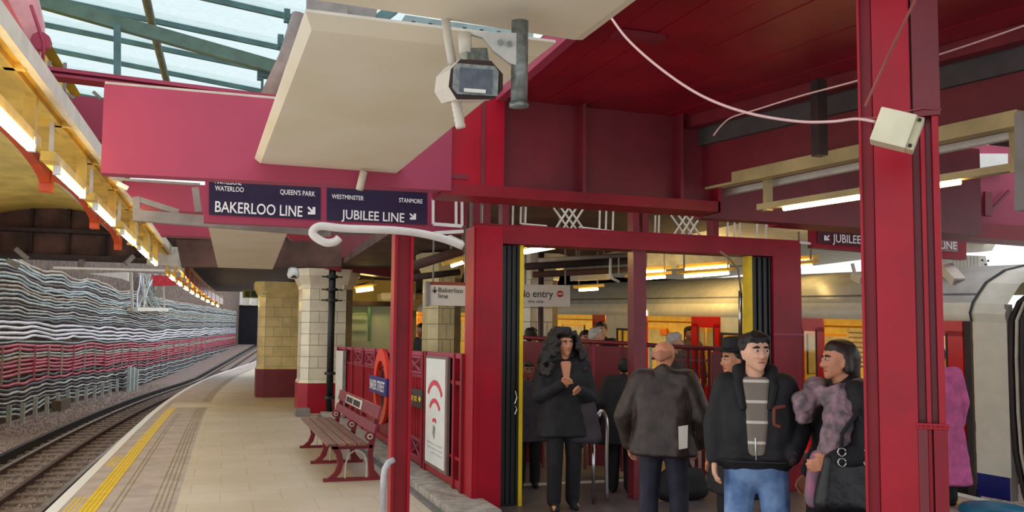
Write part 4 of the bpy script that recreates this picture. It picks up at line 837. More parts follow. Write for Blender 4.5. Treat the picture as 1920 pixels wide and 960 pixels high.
# balustrade across the concourse
bl_ = thing('hall_balustrade', 'dark red balustrade with solid panels behind the people', 'railing', tuple(PD(1150, 700, 10.6)))
def bp(px, py, d=10.6): return PD(px, py, d)
tops = [(930, 630, 10.9), (985, 633, 10.8), (1100, 641, 10.6), (1190, 645, 10.4), (1240, 649, 10.3), (1365, 655, 10.1)]
MB().tube([bp(*t_) for t_ in tops], .028, 7).build('top_rail', 'maroon', bl_, smooth=True)
def onrail(px, z):
    for i in range(len(tops)-1):
        if tops[i][0] <= px <= tops[i+1][0]:
            f = (px-tops[i][0])/(tops[i+1][0]-tops[i][0]); p = bp(*tops[i]).lerp(bp(*tops[i+1]), f); return V(p.x, p.y, z if z is not None else p.z)
def vpan(pa, pb, z0, m, nm, th=.03, ztop=None):
    a, b = onrail(pa, z0), onrail(pb, z0); u = onrail(pa, None), onrail(pb, None)
    nrm = V(.3, .95, 0)*th
    MB().hexa([a, b, b+nrm, a+nrm, u[0]-V(0, 0, .04), u[1]-V(0, 0, .04), u[1]+nrm-V(0, 0, .04), u[0]+nrm-V(0, 0, .04)]).build(nm, m, bl_)
vpan(935, 1018, .1, 'maroon', 'panel'); vpan(1104, 1165, .1, 'maroon', 'panel'); vpan(1168, 1188, .1, 'maroon', 'panel'); vpan(1335, 1362, .1, 'maroon', 'panel')
for px, m in ((1020, 'maroon'), (1098, 'maroon'), (1113, 'rose'), (1167, 'maroon'), (1188, 'maroon'), (1220, 'offw'), (1290, 'maroon'), (1305, 'maroon'), (1318, 'maroon'), (1330, 'maroon')):  # the rose post has its highlight put into the colour
    a, b = onrail(px, .05), onrail(px, None); MB().bar(a, b, .03, .03).build('post', m, bl_)
MB().bar(onrail(1222, 1.42), onrail(1332, 1.40), .02, .03).build('mid_rail', 'maroon', bl_)
MB().bar(onrail(1285, .5), onrail(1345, .5), .02, .03).build('low_rail', 'maroon', bl_); MB().bar(onrail(1285, .12), onrail(1345, .1), .03, .05).build('bottom_rail', 'maroon', bl_)
tag(MB().prism([PD(1275, 795, 10.9), PD(1345, 800, 10.9), PD(1345, 890, 10.9), PD(1275, 868, 10.9)], CW*.04).build('pale_backing', 'offw'), 'pale panel behind the low bars of the balustrade', 'panel')
# chrome stair rail
cr = thing('chrome_handrail', 'chrome stair handrail with curved top in the middle of the doorway', 'handrail', tuple(PZ(1112, 945, 0)))
f0 = PZ(1113, 945, 0); d0 = (f0-CO).dot(CW)
MB().tube([PD(1113, 945, d0), PD(1112, 812, d0)], .02, 8).build('short_post', 'chrome', cr, smooth=True)
MB().tube(catmull([PD(1138, 938, d0+.1), PD(1137, 860, d0+.1), PD(1138, 800, d0+.1), PD(1135, 780, d0+.1), PD(1127, 770, d0+.05), PD(1122, 782, d0)], 4), .022, 8).build('hooped_rail', 'chrome', cr, smooth=True)
tag(MB().box((3.2, 9.1, .0), (5.2, 9.2, .012)).build('floor_strip', 'offw'), 'pale threshold strip across the concourse floor', 'strip')
# ================================================================ TRAIN
TA = V(8.22, 8.0, 0); te = V(-1.23, 8.64, 0).normalized(); tn = V(te.y, -te.x, 0)
def TP(s, t, z): return TA+te*s+tn*t+V(0, 0, z+.034*s)
def TS(px):
    d = ray(px, 640); k = (TA-CO).dot(tn)/d.dot(tn); return (CO+d*k-TA).dot(te)
tn_ = thing('train_carriage', 'white underground carriage with red doors standing at the platform', 'train', tuple(TP(4, 1.2, 0)))
def tbox(s0, s1, t0, t1, z0, z1, nm, m, par=None):
    return MB().hexa([TP(s0, t0, z0), TP(s1, t0, z0), TP(s1, t1, z0), TP(s0, t1, z0), TP(s0, t0, z1), TP(s1, t0, z1), TP(s1, t1, z1), TP(s0, t1, z1)]).build(nm, m, par or tn_)
L0, L1 = TS(1825), 24.
def tsweep(prof, s0, s1, nm, m, sh0=None, smooth=True):
    A_ = [TP(s0+(sh0(t, z) if sh0 else 0), t, z) for t, z in prof]; B_ = [TP(s1, t, z) for t, z in prof]; return MB().strip(A_, B_).build(nm, m, tn_, smooth=smooth)
ze = 1.90
tsweep([(0, ze), (-.02, ze+.03), (-.02, ze+.16), (.02, ze+.22)], L0, L1, 'cant_rail', 'trainw')
roof = [(.02, ze+.22), (.06, ze+.30), (.09, ze+.32), (.2, ze+.46), (.45, ze+.61), (.8, ze+.70), (1.3, ze+.74), (1.9, ze+.68), (2.5, ze+.4)]
tsweep(roof, L0, L1, 'roof', 'trainroof', lambda t, z: -t*.25)
tsweep([(.07, ze+.305), (.075, ze+.325), (.09, ze+.335)], L0, L1, 'gutter', mat('gutter_dark', (110, 112, 112), .5))
tbox(L0, L1, .05, 2.5, -.02, .02, 'floor_plate', 'rubber'); tbox(L0, L1, 2.35, 2.45, .02, 2.0, 'far_side', 'interior'); tbox(L0, L1, .1, 2.4, 2.02, 2.06, 'inner_ceiling', 'interior')
tbox(L0+.3, L1, 1.0, 1.12, 1.985, 2.015, 'ceiling_light', mat('carriage_light', (255, 236, 180), .5, vary=0, emit=14, ecol=(255, 214, 120)))
tbox(L0, L1, .02, .06, -.75, -.03, 'underframe', 'black')
def door(pa, pb, wa=None, wb=None):
    s0, s1 = sorted((TS(pa), TS(pb))); d = tbox(s0, s1, -.03, .0, .0, .75, 'door', 'trainred')
    w0, w1 = (sorted((TS(wa), TS(wb))) if wa else (s0+(s1-s0)*.25, s1-(s1-s0)*.25))
    tbox(s0, w0, -.03, .0, .75, 1.78, 'stile', 'trainred', d); tbox(w1, s1, -.03, .0, .75, 1.78, 'stile', 'trainred', d); tbox(s0, s1, -.03, .0, 1.72, ze, 'head', 'trainred', d)
    tbox(w0, w1, -.02, -.015, .75, 1.72, 'pane', 'glass', d)
    for a, b in ((w0-.025, w0), (w1, w1+.025)): tbox(a, b, -.035, -.028, .74, 1.74, 'window_seal', 'rubber', d)
    return d
door(1135, 1113); door(1215, 1180); door(1351, 1299, 1340, 1312); door(1546, 1500, 1532, 1508); door(1808, 1766, 1776, 1766)
tbox(*sorted((TS(1810), TS(1822))), -.02, .02, -.1, ze, 'door_seal', 'rubber')
def body(pa, pb, wa=None, wb=None):
    s0, s1 = sorted((TS(pa), TS(pb))); tbox(s0, s1, 0, .03, .16, .8, 'side_panel', 'trainw'); tbox(s0, s1, -.005, .03, -.1, .16, 'blue_skirt', 'trainblue')
    if wa:
        w0, w1 = sorted((TS(wa), TS(wb))); tbox(s0, w0, 0, .03, .8, ze, 'side_panel', 'trainw'); tbox(w1, s1, 0, .03, .8, ze, 'side_panel', 'trainw'); tbox(w0, w1, 0, .03, 1.62, ze, 'side_panel', 'trainw')
        p_ = tbox(w0, w1, .01, .015, .8, 1.62, 'window_pane', 'glass')
        for a, b, c_, d_ in ((w0-.03, w0+.01, .78, 1.65), (w1-.01, w1+.03, .78, 1.65), (w0, w1, 1.61, 1.65), (w0, w1, .77, .81)): tbox(a, b, -.01, .01, c_, d_, 'window_gasket', 'rubber', p_)
    else: tbox(s0, s1, 0, .03, .8, ze, 'side_panel', 'trainw')
body(1180, 1136, 1179, 1158); body(1500, 1352, 1470, 1354); body(1040, 1015)
for px in (1060, 1085, 1240, 1262, 1285, 1580): tag(MB().tube([TP(TS(px), 1.0, 0), TP(TS(px), 1.0, 2.0)], .02, 6).build('grab_pole', 'pole', tn_, smooth=True), None)
for a, b in ((1232, 1248), (1290, 1275), (1602, 1640)):
    s0, s1 = sorted((TS(a), TS(b))); tbox(s0, s1, 1.6, 1.65, .5, 1.85, 'draught_screen', mat('screen_orange', (226, 158, 44), .4), tn_)
def TS2(px, t):
    d = ray(px, 640); b_ = TA+tn*t; k = (b_-CO).dot(tn)/d.dot(tn); return (CO+d*k-TA).dot(te)
s0, s1 = sorted((TS2(1588, 2.3), TS2(1640, 2.3))); mp = tbox(s0, s1, 2.30, 2.34, 1.15, 1.78, 'line_map', mat('map_paper', (206, 200, 190), .5), tn_)
for k in range(7): tbox(s0+.04, s1-.04, 2.295, 2.30, 1.2+k*.08, 1.225+k*.08, 'map_line', mat('map_ink', (130, 120, 116), .5), mp)
s_ = -.2
while s_ < 22:
    fw_ = tbox(s_+.15, s_+1.25, 2.33, 2.35, .95, 1.62, 'far_window', mat('white_lit_pane', (206, 206, 190), .15, vary=.1))  # opaque panes, white light put into their pale colour
    tbox(s_+.12, s_+1.28, 2.325, 2.335, 1.62, 1.66, 'window_rail', 'pole', fw_); tbox(s_+.12, s_+.16, 2.325, 2.335, .93, 1.64, 'window_post', 'rubber', fw_); tbox(s_+1.24, s_+1.28, 2.325, 2.335, .93, 1.64, 'window_post', 'rubber', fw_)
    tbox(s_, s_+1.4, 1.9, 2.33, .38, .5, 'seat', mat('seat_moquette', (70, 60, 110), .9, vary=.3, scale=30)); s_ += 1.75
tbox(L0+.2, 22, .9, .93, 1.78, 1.81, 'grab_rail', 'pole')
for px in (1078, 1255, 1600): q = TS(px); tbox(q-.12, q+.12, 2.28, 2.34, 1.5, 1.62, 'orange_notice', mat('notice_orange', (228, 120, 30), .5))
tbox(TS(1212)-.05, TS(1212)+.05, -.04, 0, ze+.0, ze+.1, 'door_lamp', mat('warm_lamp', (255, 226, 170), .4, vary=0, emit=3))
# car end and bellows
E0, E1 = L0, TS(1880)
mb = MB(); pr0 = [(0, -.1), (0, .16), (0, .9), (0, 1.5), (0, ze), (-.02, ze+.1), (.02, ze+.22), (.09, ze+.32), (.2, ze+.46), (.45, ze+.61), (.8, ze+.7)]
mb.strip([TP(E0-t*.25, t, z) for t, z in pr0[1:]], [TP(E1-t*.25-.02, t+.05, z*.99) for t, z in pr0[1:]]); mb.build('car_end', 'trainw', tn_)
MB().strip([TP(E0, 0, -.1), TP(E0, 0, .17)], [TP(E1, .05, -.1), TP(E1, .05, .17)]).build('end_skirt', 'trainblue', tn_)
tbox(E1-.02, E1, .05, .16, -.1, ze+.2, 'end_frame', 'grey')
MB().tube([TP(L0-t*.25, t-.02, z) for t, z in pr0[4:]], .014, 6).build('end_joint', 'black', tn_)
bw = thing('carriage_bellows', 'dark ribbed rubber bellows between the carriages at the right edge', 'bellows', tuple(TP(E1-.3, .4, 0)))
bpf = [(.36, -.35), (.22, .0), (.10, .45), (.07, .9), (.07, 1.5), (.10, ze+.02), (.24, ze+.22), (.5, ze+.36)]
for k in range(9):
    s = E1-.045-k*.065
    MB().tube([TP(s, t+.0, z) for t, z in bpf], .022 if k % 2 else .03, 6).build('fold', 'offw' if k % 2 == 1 else 'rubber', bw, smooth=True)
MB().strip([TP(E1, t+.02, z) for t, z in bpf], [TP(E1-1.2, t+.02, z) for t, z in bpf]).build('skin', 'rubber', bw)
struct(MB().box((7.9, -6, -1.0), (16, 40, -.9)).build('floor_trackbed_right', 'ballast'), 'ballast under the train')
struct(MB().box((13.5, 2, -.9), (13.8, 40, 2.3)).build('wall_right', 'offw'), 'pale wall beyond the train')
struct(MB().box((7.56, -6, -.95), (7.62, 9.4, -.01)).build('wall_platform_right', 'brown'))
# right platform edge
pe = thing('platform_edge_strip', 'white and yellow platform edge lines beside the train', 'line', tuple(PZ(1860, 945, 0)))
a, b = PZ(1700, 901, 0), PZ(1990, 970, 0); wv_ = V(-.16, 0, .004)
MB().add([a+V(0, 0, .004), b+V(0, 0, .004), b+wv_, a+wv_], [[0, 1, 2, 3]]).build('white_line', 'lettering', pe)
y0_ = V(-.42, 0, 0); MB().add([a+y0_+V(0, 0, .005), b+y0_+V(0, 0, .005), b+y0_+V(-.07, 0, .005), a+y0_+V(-.07, 0, .005)], [[0, 1, 2, 3]]).build('yellow_line', 'yellow', pe)
struct(MB().add([(6.0, -6, .002), (7.62, -6, .002), (7.62, 9.5, .002), (6.0, 9.5, .002)], [[0, 1, 2, 3]]).build('floor_right', 'coping'), 'pale platform beside the train')
tag(MB().lathe([(.30, 0), (.30, .03), (.27, .07), (.12, .10), (.01, .11)], PZ(1862, 962, 0), 20).build('blue_cover', mat('teal_blue_plastic', (20, 110, 150), .4), smooth=True), 'blue rounded cover lying on the platform at the bottom right', 'cover')
# ================================================================ RIGHT HAND SIGN, GIRDER, CAMERAS
yr_ = 8.25
js = thing('jubilee_line_sign', 'maroon framed Jubilee Line sign half hidden behind the near pillar', 'sign', tuple(PY(1650, 455, yr_)))
MB().prism([PY(1525, 415, yr_), PY(1812, 425, yr_), PY(1812, 487, yr_), PY(1525, 464, yr_)], (0, .1, 0)).build('frame', 'redd', js)
MB().prism([PY(1533, 420, yr_-.01), PY(1752, 430, yr_-.01), PY(1752, 472, yr_-.01), PY(1533, 455, yr_-.01)], (0, .02, 0)).build('panel', mat('sign_plum', (66, 34, 44), .4), js)
MB().prism([PY(1756, 438, yr_-.01), PY(1796, 440, yr_-.01), PY(1796, 473, yr_-.01), PY(1756, 470, yr_-.01)], (0, .02, 0)).build('panel', mat('sign_greyed', (140, 120, 116), .4), js)
def st2(s, px, py, hpx, wpx):
    q = PY(px, py, yr_-.02); q2 = PY(px+wpx, py+wpx*.055, yr_-.02); h = (PY(px, py-hpx, yr_-.02)-q).z
    text(s, 'lettering', q, (q2-q), ux, h, M['lettering'], js, width=(q2-q).length, bold=.012)
st2('JUBILEE', 1561, 454, 15, 53); st2('LINE', 1762, 466, 14, 32); st2('L', 1619, 457, 15, 8)
arrow(1550, 446, 11, js, yr_-.02, d=(-1, 1))
wf2 = thing('notice_case', 'corner of a white notice case beside the right hand Jubilee Line sign', 'case', tuple(PY(1515, 440, 8.1)))
for a_, b_ in (((1522, 418), (1522, 456)), ((1500, 455), (1522, 457))): MB().bar(PY(*a_, 8.3), PY(*b_, 8.3), .02, .03).build('bar', 'white', wf2)
rg = thing('right_girder', 'rose red girder with stiffener behind the pillar on the right', 'girder', tuple(PY(1840, 400, 7.2)))
MB().prism([PY(1480, 285, 7.2), PY(2050, 265, 7.2), PY(2050, 440, 7.2), PY(1760, 412, 7.2), PY(1480, 392, 7.2)], (0, .12, 0)).build('web', 'rose', rg)
MB().prism([PY(1480, 395, 7.1), PY(2050, 432, 7.1), PY(2050, 462, 7.1), PY(1480, 418, 7.1)], (0, .35, 0)).build('flange', 'redd', rg)
MB().bar(PY(1852, 360, 7.15), PY(1852, 405, 7.15), .1, .03).build('stiffener', 'maroon', rg); MB().bar(PY(1892, 358, 7.15), PY(1855, 398, 7.15), .02, .03).build('brace', 'maroon', rg)
MB().lathe([(.09, 0), (.1, -.05), (.05, -.07)], PY(1775, 400, 7.1), 14, 'y').build('grey_boss', 'grey', rg)
MB().prism([PY(1800, 288, 7.1), PY(1890, 288, 7.1), PY(1890, 322, 7.1), PY(1800, 326, 7.1)], (0, .1, 0)).build('white_plate', 'white', rg)
struct(MB().box((6.62, 8.6, 3.25), (11.6, 30, 3.4)).build('ceiling_train_side', 'offw'), 'pale ceiling above the train side')
tag(MB().bar(PD(1920, 210, 4.3), PD(1920, 395, 4.3), .06, .06).build('grey_hanger', 'grey'), 'grey upright hanger at the right edge holding the trunking', 'hanger')
wc = thing('white_canopy_box', 'white ribbed canopy box above the carriage right of the pillar', 'canopy', tuple(PY(1800, 490, 10.5)))
MB().prism([PY(1745, 476, 10.5), PY(1848, 480, 10.5), PY(1856, 512, 10.5), PY(1745, 512, 10.5)], (0, .3, 0)).build('side', 'white', wc)
MB().prism([PY(1790, 448, 10.6), PY(1870, 452, 10.6), PY(1860, 470, 10.6), PY(1790, 472, 10.6)], (0, .3, 0)).build('upper_box', 'offw', wc)
for k in range(12): MB().bar(PY(1762+k*6.5, 480, 10.47), PY(1762+k*6.5, 510, 10.47), .012, .02).build('rib', 'white', wc)
for x, y in ((1842, 488), (1848, 496), (1853, 489)): MB().rbox(PY(x, y, 10.45), (.025, .02, .03)).build('bolt', 'black', wc)
def bullet(label, a, b, y, r):
    t = thing('bullet_camera', label, 'camera', tuple(PY(*a, y))); p, q = PY(*a, y), PY(*b, y-.3)
    MB().bar(p, q, r*2, r*1.6).build('housing', 'offw', t, bevel=.01); u_ = (q-p).normalized(); MB().bar(q, q+u_*.02, r*1.7, r*1.3).build('lens', 'grey', t); MB().bar(p, p+V(0, .05, .16), .03, .03).build('arm', 'offw', t)
bullet('pale bullet camera pointing down right of the near pillar', (1772, 500), (1798, 530), 8.4, .075)
bullet('pale bullet camera half hidden left of the near pillar', (1604, 518), (1622, 526), 8.6, .06)
tag(MB().tube([PY(1390, 550, 7.9), PY(1384, 505, 7.9), PY(1368, 485, 7.9), PY(1350, 472, 7.9)], .012, 6).build('dangling_cable', mat('tan_cable', (150, 120, 90), .6), smooth=True), 'tan cable dangling inside the right of the doorway', 'cable')
tag(MB().tube([PY(1388, 545, 8.2), PY(1388, 640, 8.2)], .022, 7).build('grey_riser', 'chrome', smooth=True), 'slim pale riser pipe beside the right folded gate', 'pipe')
# ================================================================ PEOPLE
_ico = bmesh.new(); bmesh.ops.create_icosphere(_ico, subdivisions=2, radius=1); ICO = [v.co.copy() for v in _ico.verts]; _ico.free()
class Blob:
    def __init__(s): s.bm = bmesh.new()
    def hull(s, els):
        vs = []
        for c, r in els:
            c = Vector(c); r = (r, r, r) if not isinstance(r, tuple) else r
            for p in ICO: vs.append(s.bm.verts.new(c+Vector((p.x*r[0], p.y*r[1], p.z*r[2]))))
        res = bmesh.ops.convex_hull(s.bm, input=vs, use_existing_faces=False)
        bmesh.ops.delete(s.bm, geom=list({g for key in ('geom_interior', 'geom_unused') for g in res[key] if isinstance(g, bmesh.types.BMVert)}), context='VERTS')
        return s
    def ball(s, c, r): return s.hull([(c, r)])
    def chain(s, pts):
        for i in range(len(pts)-1): s.hull([pts[i], pts[i+1]])
        return s
    def done(s, name, m, parent, xf, voxel=.012, sm=6, remesh=True, disp=0):
        me = bpy.data.meshes.new(name); s.bm.to_mesh(me); s.bm.free()
        o = bpy.data.objects.new(name, me); COL.objects.link(o)
        if remesh:
            md = o.modifiers.new('r', 'REMESH'); md.mode = 'VOXEL'; md.voxel_size = voxel; md.adaptivity = 0
            if sm: ms = o.modifiers.new('s', 'SMOOTH'); ms.factor = .5; ms.iterations = sm
            dg = bpy.context.evaluated_depsgraph_get(); me2 = bpy.data.meshes.new_from_object(o.evaluated_get(dg)); o.modifiers.clear(); o.data = me2; bpy.data.meshes.remove(me); me = me2; me.name = name
        me.transform(xf)
        if disp:
            for v in me.vertices:
                n_ = noise.noise_vector(v.co*(11 if disp < .012 else 24)); v.co += n_*disp
        for p in me.polygons: p.use_smooth = True
        me.materials.clear(); me.materials.append(m if not isinstance(m, str) else M[m])
        o.parent = parent; return o
SK = {'light': mat('skin_light', (222, 170, 144), .5, vary=.06, scale=12), 'warm': mat('skin_warm', (206, 140, 108), .5, vary=.06, scale=12), 'dark': mat('skin_brown', (150, 98, 78), .5, vary=.06, scale=12)}
H_BLK = mat('hair_black', (26, 20, 20), .55, vary=.3, scale=60); H_BRN = mat('hair_dark_brown', (44, 28, 24), .5, vary=.3, scale=60); H_WHT = mat('hair_white', (200, 198, 196), .6, vary=.2, scale=60)
C_BLK = mat('cloth_black', (20, 20, 26), .75, vary=.3, scale=14, bump=.2); C_BRN = mat('leather_brown_black', (52, 38, 36), .45, vary=.3, scale=12, bump=.4)
C_NAVY = mat('trousers_navy', (40, 40, 58), .8, vary=.2, scale=10); C_DRK = mat('trousers_black', (22, 20, 26), .8, vary=.25, scale=10)
C_JEAN = mat('jeans_blue', (62, 92, 146), .85, vary=.2, scale=7, col2=(120, 152, 196)); C_PINK = mat('coat_pink', (200, 92, 150), .8, vary=.15, scale=10); C_GRY = mat('coat_grey', (70, 64, 72), .8, vary=.2, scale=10)
EYEW = mat('eye_white', (220, 214, 208), .3, vary=0); EYED = mat('eye_dark', (30, 20, 18), .2, vary=0); LIP = mat('lips', (176, 92, 84), .5, vary=0)
def stripes():
    m = bpy.data.materials.new('striped_sweater'); m.use_nodes = True; nt = m.node_tree; b = nt.nodes['Principled BSDF']; b.inputs['Roughness'].default_value = .9
    tc = nt.nodes.new('ShaderNodeTexCoord'); sp_ = nt.nodes.new('ShaderNodeSeparateXYZ'); mt = nt.nodes.new('ShaderNodeMath'); mt.operation = 'MULTIPLY'; mt.inputs[1].default_value = 8.6
    fr = nt.nodes.new('ShaderNodeMath'); fr.operation = 'FRACT'; gt_ = nt.nodes.new('ShaderNodeMath'); gt_.operation = 'GREATER_THAN'; gt_.inputs[1].default_value = .86
    mx = nt.nodes.new('ShaderNodeMix'); mx.data_type = 'RGBA'; mx.inputs[6].default_value = rgb(124, 116, 106); mx.inputs[7].default_value = rgb(206, 200, 190)
    nt.links.new(tc.outputs['Object'], sp_.inputs[0]); nt.links.new(sp_.outputs['Z'], mt.inputs[0]); nt.links.new(mt.outputs[0], fr.inputs[0]); nt.links.new(fr.outputs[0], gt_.inputs[0]); nt.links.new(gt_.outputs[0], mx.inputs[0]); nt.links.new(mx.outputs[2], b.inputs['Base Color']); return m
def rotz(v, a): c, s_ = math.cos(a), math.sin(a); return Vector((v[0]*c-v[1]*s_, v[0]*s_+v[1]*c, v[2]))
def person(label, px, dep, H=1.7, turn=0, head_yaw=0, head_pitch=0, skin='light', hair='short', hair_m=None, top=None, top_len=.85, top_fat=1., bottom=None, arms=None, lean=0, z0=0, vox=.012, group=None, spread=.10, face=True, hat=None, stride=0, shoes=True, hands=(True, True), sh_w=.185):
    g = PD(px, 640, dep); base = V(g.x, g.y, z0); tocam = math.atan2(-base.x, base.y)+math.pi   # rotation taking +y to the camera direction
    ang = math.atan2(-(-base.x), -base.y)+math.radians(turn)
    # local +y -> direction (-sin a, cos a)
    d = V(-base.x, -base.y, 0).normalized(); a0 = math.atan2(-d.x, d.y)+math.radians(turn)
    root = thing('person', label, 'person', tuple(base), group); k = H/1.75
    xf = Matrix.Rotation(a0, 4, 'Z') @ Matrix.Scale(k, 4)
    L = lambda p: Vector((p[0], p[1]+lean*max(0, p[2]-.95), p[2]-.12*abs(lean)*max(0, p[2]-.95)))
    hipz, knee, ank = .93, .50, .09
    sh = [Vector((s*sh_w, -.01, 1.43)) for s in (1, -1)]
    ar = arms or [((.25, -.02, 1.14), (.27, .06, .88)), ((-.25, -.02, 1.14), (-.27, .06, .88))]
    hc = L((0, .02+lean*.05, 1.625)); hy = math.radians(head_yaw); hp = Matrix.Rotation(math.radians(head_pitch), 3, 'X')
    def HL(p): q = hp @ Vector(p); return hc+rotz(q, hy)
    b = Blob()
    # head
    def HE(p, r): return (HL(p), r)
    b.ball(HL((0, -.012, .032)), .088); b.hull([HE((0, -.035, .03), .08), HE((0, .012, .035), .078)]); b.hull([HE((0, .042, .02), .045), HE((.03, .035, .01), .045), HE((-.03, .035, .01), .045), HE((0, .062, -.092), .022), HE((.045, .01, -.055), .022), HE((-.045, .01, -.055), .022)])
    b.hull([HE((0, .086, .018), .009), HE((0, .106, -.026), .013), HE((.012, .092, -.03), .009), HE((-.012, .092, -.03), .009)])
    b.hull([HE((.03, .074, .036), .012), HE((-.03, .074, .036), .012)]); b.hull([HE((.026, .078, -.02), .014), HE((.04, .05, -.02), .02)]); b.hull([HE((-.026, .078, -.02), .014), HE((-.04, .05, -.02), .02)])
    for s in (1, -1): b.hull([HE((s*.078, -.008, .012), .016), HE((s*.074, -.004, -.03), .011)])
    b.hull([(L((0, -.02, 1.46)), .062), (HL((0, -.012, -.06)), .056)])
    # torso and limbs
    b.hull([(L((.12, -.01, 1.42)), .06), (L((-.12, -.01, 1.42)), .06), (L((.10, 0, 1.25)), .09), (L((-.10, 0, 1.25)), .09)]); b.hull([(L((.10, 0, 1.25)), .09), (L((-.10, 0, 1.25)), .09), (L((.08, 0, 1.05)), .085), (L((-.08, 0, 1.05)), .085)])
    b.hull([(L((.08, 0, 1.05)), .085), (L((-.08, 0, 1.05)), .085), (V(.09, 0, hipz), .095), (V(-.09, 0, hipz), .095)])
    legs = []
    for s in (1, -1):
        st = stride*s; kn = V(s*spread, .03+st*.5, knee); an = V(s*spread*1.05, -.02+st, ank); legs.append((V(s*.09, 0, hipz), kn, an))
        b.chain([(V(s*.09, 0, hipz), .09), (kn, .058), (an, .042)]); b.hull([(an-V(0, .02, .03), .04), (an+V(s*.01, .16, -.055), .03)])
    for i, s in enumerate((1, -1)):
        el, wr = Vector(ar[i][0]), Vector(ar[i][1]); S_ = L(sh[i]); b.chain([(L((s*.1, -.01, 1.42)), .06), (S_, .055), (el, .042), (wr, .028)])
        if hands[i]:
            fd = (wr-el).normalized(); pn = Vector(ar[i][2]) if len(ar[i]) > 2 else Vector((s, 0, 0)); side = fd.cross(pn).normalized(); pn = side.cross(fd).normalized()
            palm = wr+fd*.085; b.hull([(wr, (.022)), (palm+side*.03, .015), (palm-side*.03, .015)])
            for j in range(4):
                o_ = side*(.033-.022*j); ln = (.036, .042, .040, .031)[j]; p0 = palm+o_; p1 = p0+fd*ln-pn*.012; p2 = p1+fd*ln*.45-pn*ln*.7; b.chain([(p0, .0105), (p1, .0098), (p2, .0085)])
            t0 = wr+fd*.03+side*.025; b.chain([(t0, .014), (t0+side*.032+fd*.03-pn*.01, .0115), (t0+side*.034+fd*.062-pn*.02, .0095)])
    b.done('body', SK[skin], root, xf, vox, 4)
    # clothes
    fat = top_fat
    if bottom:
        c = Blob(); c.hull([(V(.08, 0, .98), .10), (V(-.08, 0, .98), .10), (V(.09, 0, hipz-.04), .108), (V(-.09, 0, hipz-.04), .108)])
        for h_, kn, an in legs: c.chain([(h_, .105), (kn, .082), (an+V(0, 0, .0), .074)])
        c.done('trousers', bottom, root, xf, max(vox, .012), 5)
        if shoes:
            c = Blob()
            for h_, kn, an in legs: c.hull([(an-V(0, .035, .05), .04), (an+V(0, .03, -.03), .045), (an+V(0, .17, -.06), .034)])
            c.done('shoes', C_BLK, root, xf, .014, 2)
    if top:
        c = Blob(); e = .028*fat
        c.hull([(L((.15, -.01, 1.42)), .052+e), (L((-.15, -.01, 1.42)), .052+e), (L((.115, -.005, 1.25)), .098+e), (L((-.115, -.005, 1.25)), .098+e)])
        zb_ = top_len; c.hull([(L((.115, -.005, 1.25)), .098+e), (L((-.115, -.005, 1.25)), .098+e), (L((.105, 0, 1.0)), .10+e), (L((-.105, 0, 1.0)), .10+e)])
        fl_ = .02+(1.0-zb_)*.12
        c.hull([(L((.105, 0, 1.0)), .10+e), (L((-.105, 0, 1.0)), .10+e), (V(.105+fl_*.5, 0, zb_+.03), (.10+e+fl_*.4, .115+e+fl_*.4, .03)), (V(-.105-fl_*.5, 0, zb_+.03), (.10+e+fl_*.4, .115+e+fl_*.4, .03))])
        c.hull([(L((.07, -.02, 1.46)), .055), (L((-.07, -.02, 1.46)), .055), (L((0, -.045, 1.52)), .05)])
        for i, s in enumerate((1, -1)):
            el, wr = Vector(ar[i][0]), Vector(ar[i][1]); S_ = L(sh[i]); w2 = wr+(el-wr)*.05; c.chain([(L((s*.1, -.01, 1.42)), .06+e), (S_, .056+e), (el, .052+e*.9), (w2, .042+e*.5)])
        c.done('jacket' if top_len > .7 else 'coat', top, root, xf, max(vox, .012), 5, disp=.006)
    # face
    if face:
        for s in (1, -1):
            f = Blob(); f.ball(HL((s*.032, .0835, .012)), (.0125, .0125, .0055)); f.done('eye', EYEW, root, xf, remesh=False)
            f = Blob(); f.ball(HL((s*.032, .0925, .012)), (.0068, .006, .0062)); f.done('iris', EYED, root, xf, remesh=False)
            f = Blob(); f.hull([(HL((s*.016, .0895, .032)), .0045), (HL((s*.033, .0885, .037)), .0055), (HL((s*.050, .075, .031)), .004)]); f.done('eyebrow', hair_m or H_BLK, root, xf, remesh=False)
        f = Blob(); f.hull([(HL((-.022, .076, -.060)), .004), (HL((0, .0865, -.058)), .0065), (HL((.022, .076, -.060)), .004)]); f.done('lips', LIP, root, xf, remesh=False)
    hm = hair_m or H_BLK
    if hair in ('short', 'fringe', 'bald'):
        h = Blob()
        if hair == 'bald': h.hull([HE((.07, -.055, .0), .025), HE((0, -.098, .0), .025), HE((-.07, -.055, .0), .025), HE((0, -.09, -.05), .025)])
        else:
            h.hull([HE((0, -.035, .05), .088), HE((0, .012, .064), .074)]); h.hull([HE((0, -.06, .0), .068), HE((0, -.05, .06), .08)]); h.hull([HE((.072, .02, .04), .014), HE((.075, .0, .05), .02), HE((.07, -.03, 0), .022)]); h.hull([HE((-.072, .02, .04), .014), HE((-.075, .0, .05), .02), HE((-.07, -.03, 0), .022)])
            h.hull([HE((-.045, .062, .09), .022), HE((.045, .062, .09), .022), HE((0, .01, .115), .035)])
        h.done('hair', hm, root, xf, .009 if vox < .012 else .012, 2, disp=.005)
    elif hair == 'bob':
        h = Blob(); h.hull([HE((0, -.04, .05), .095), HE((0, .008, .068), .076)]); h.hull([HE((0, -.065, .03), .085), HE((0, -.085, -.06), .06)]); h.hull([HE((.07, -.02, .03), .03), HE((.075, -.035, -.05), .028)]); h.hull([HE((-.07, -.02, .03), .03), HE((-.075, -.035, -.05), .028)])
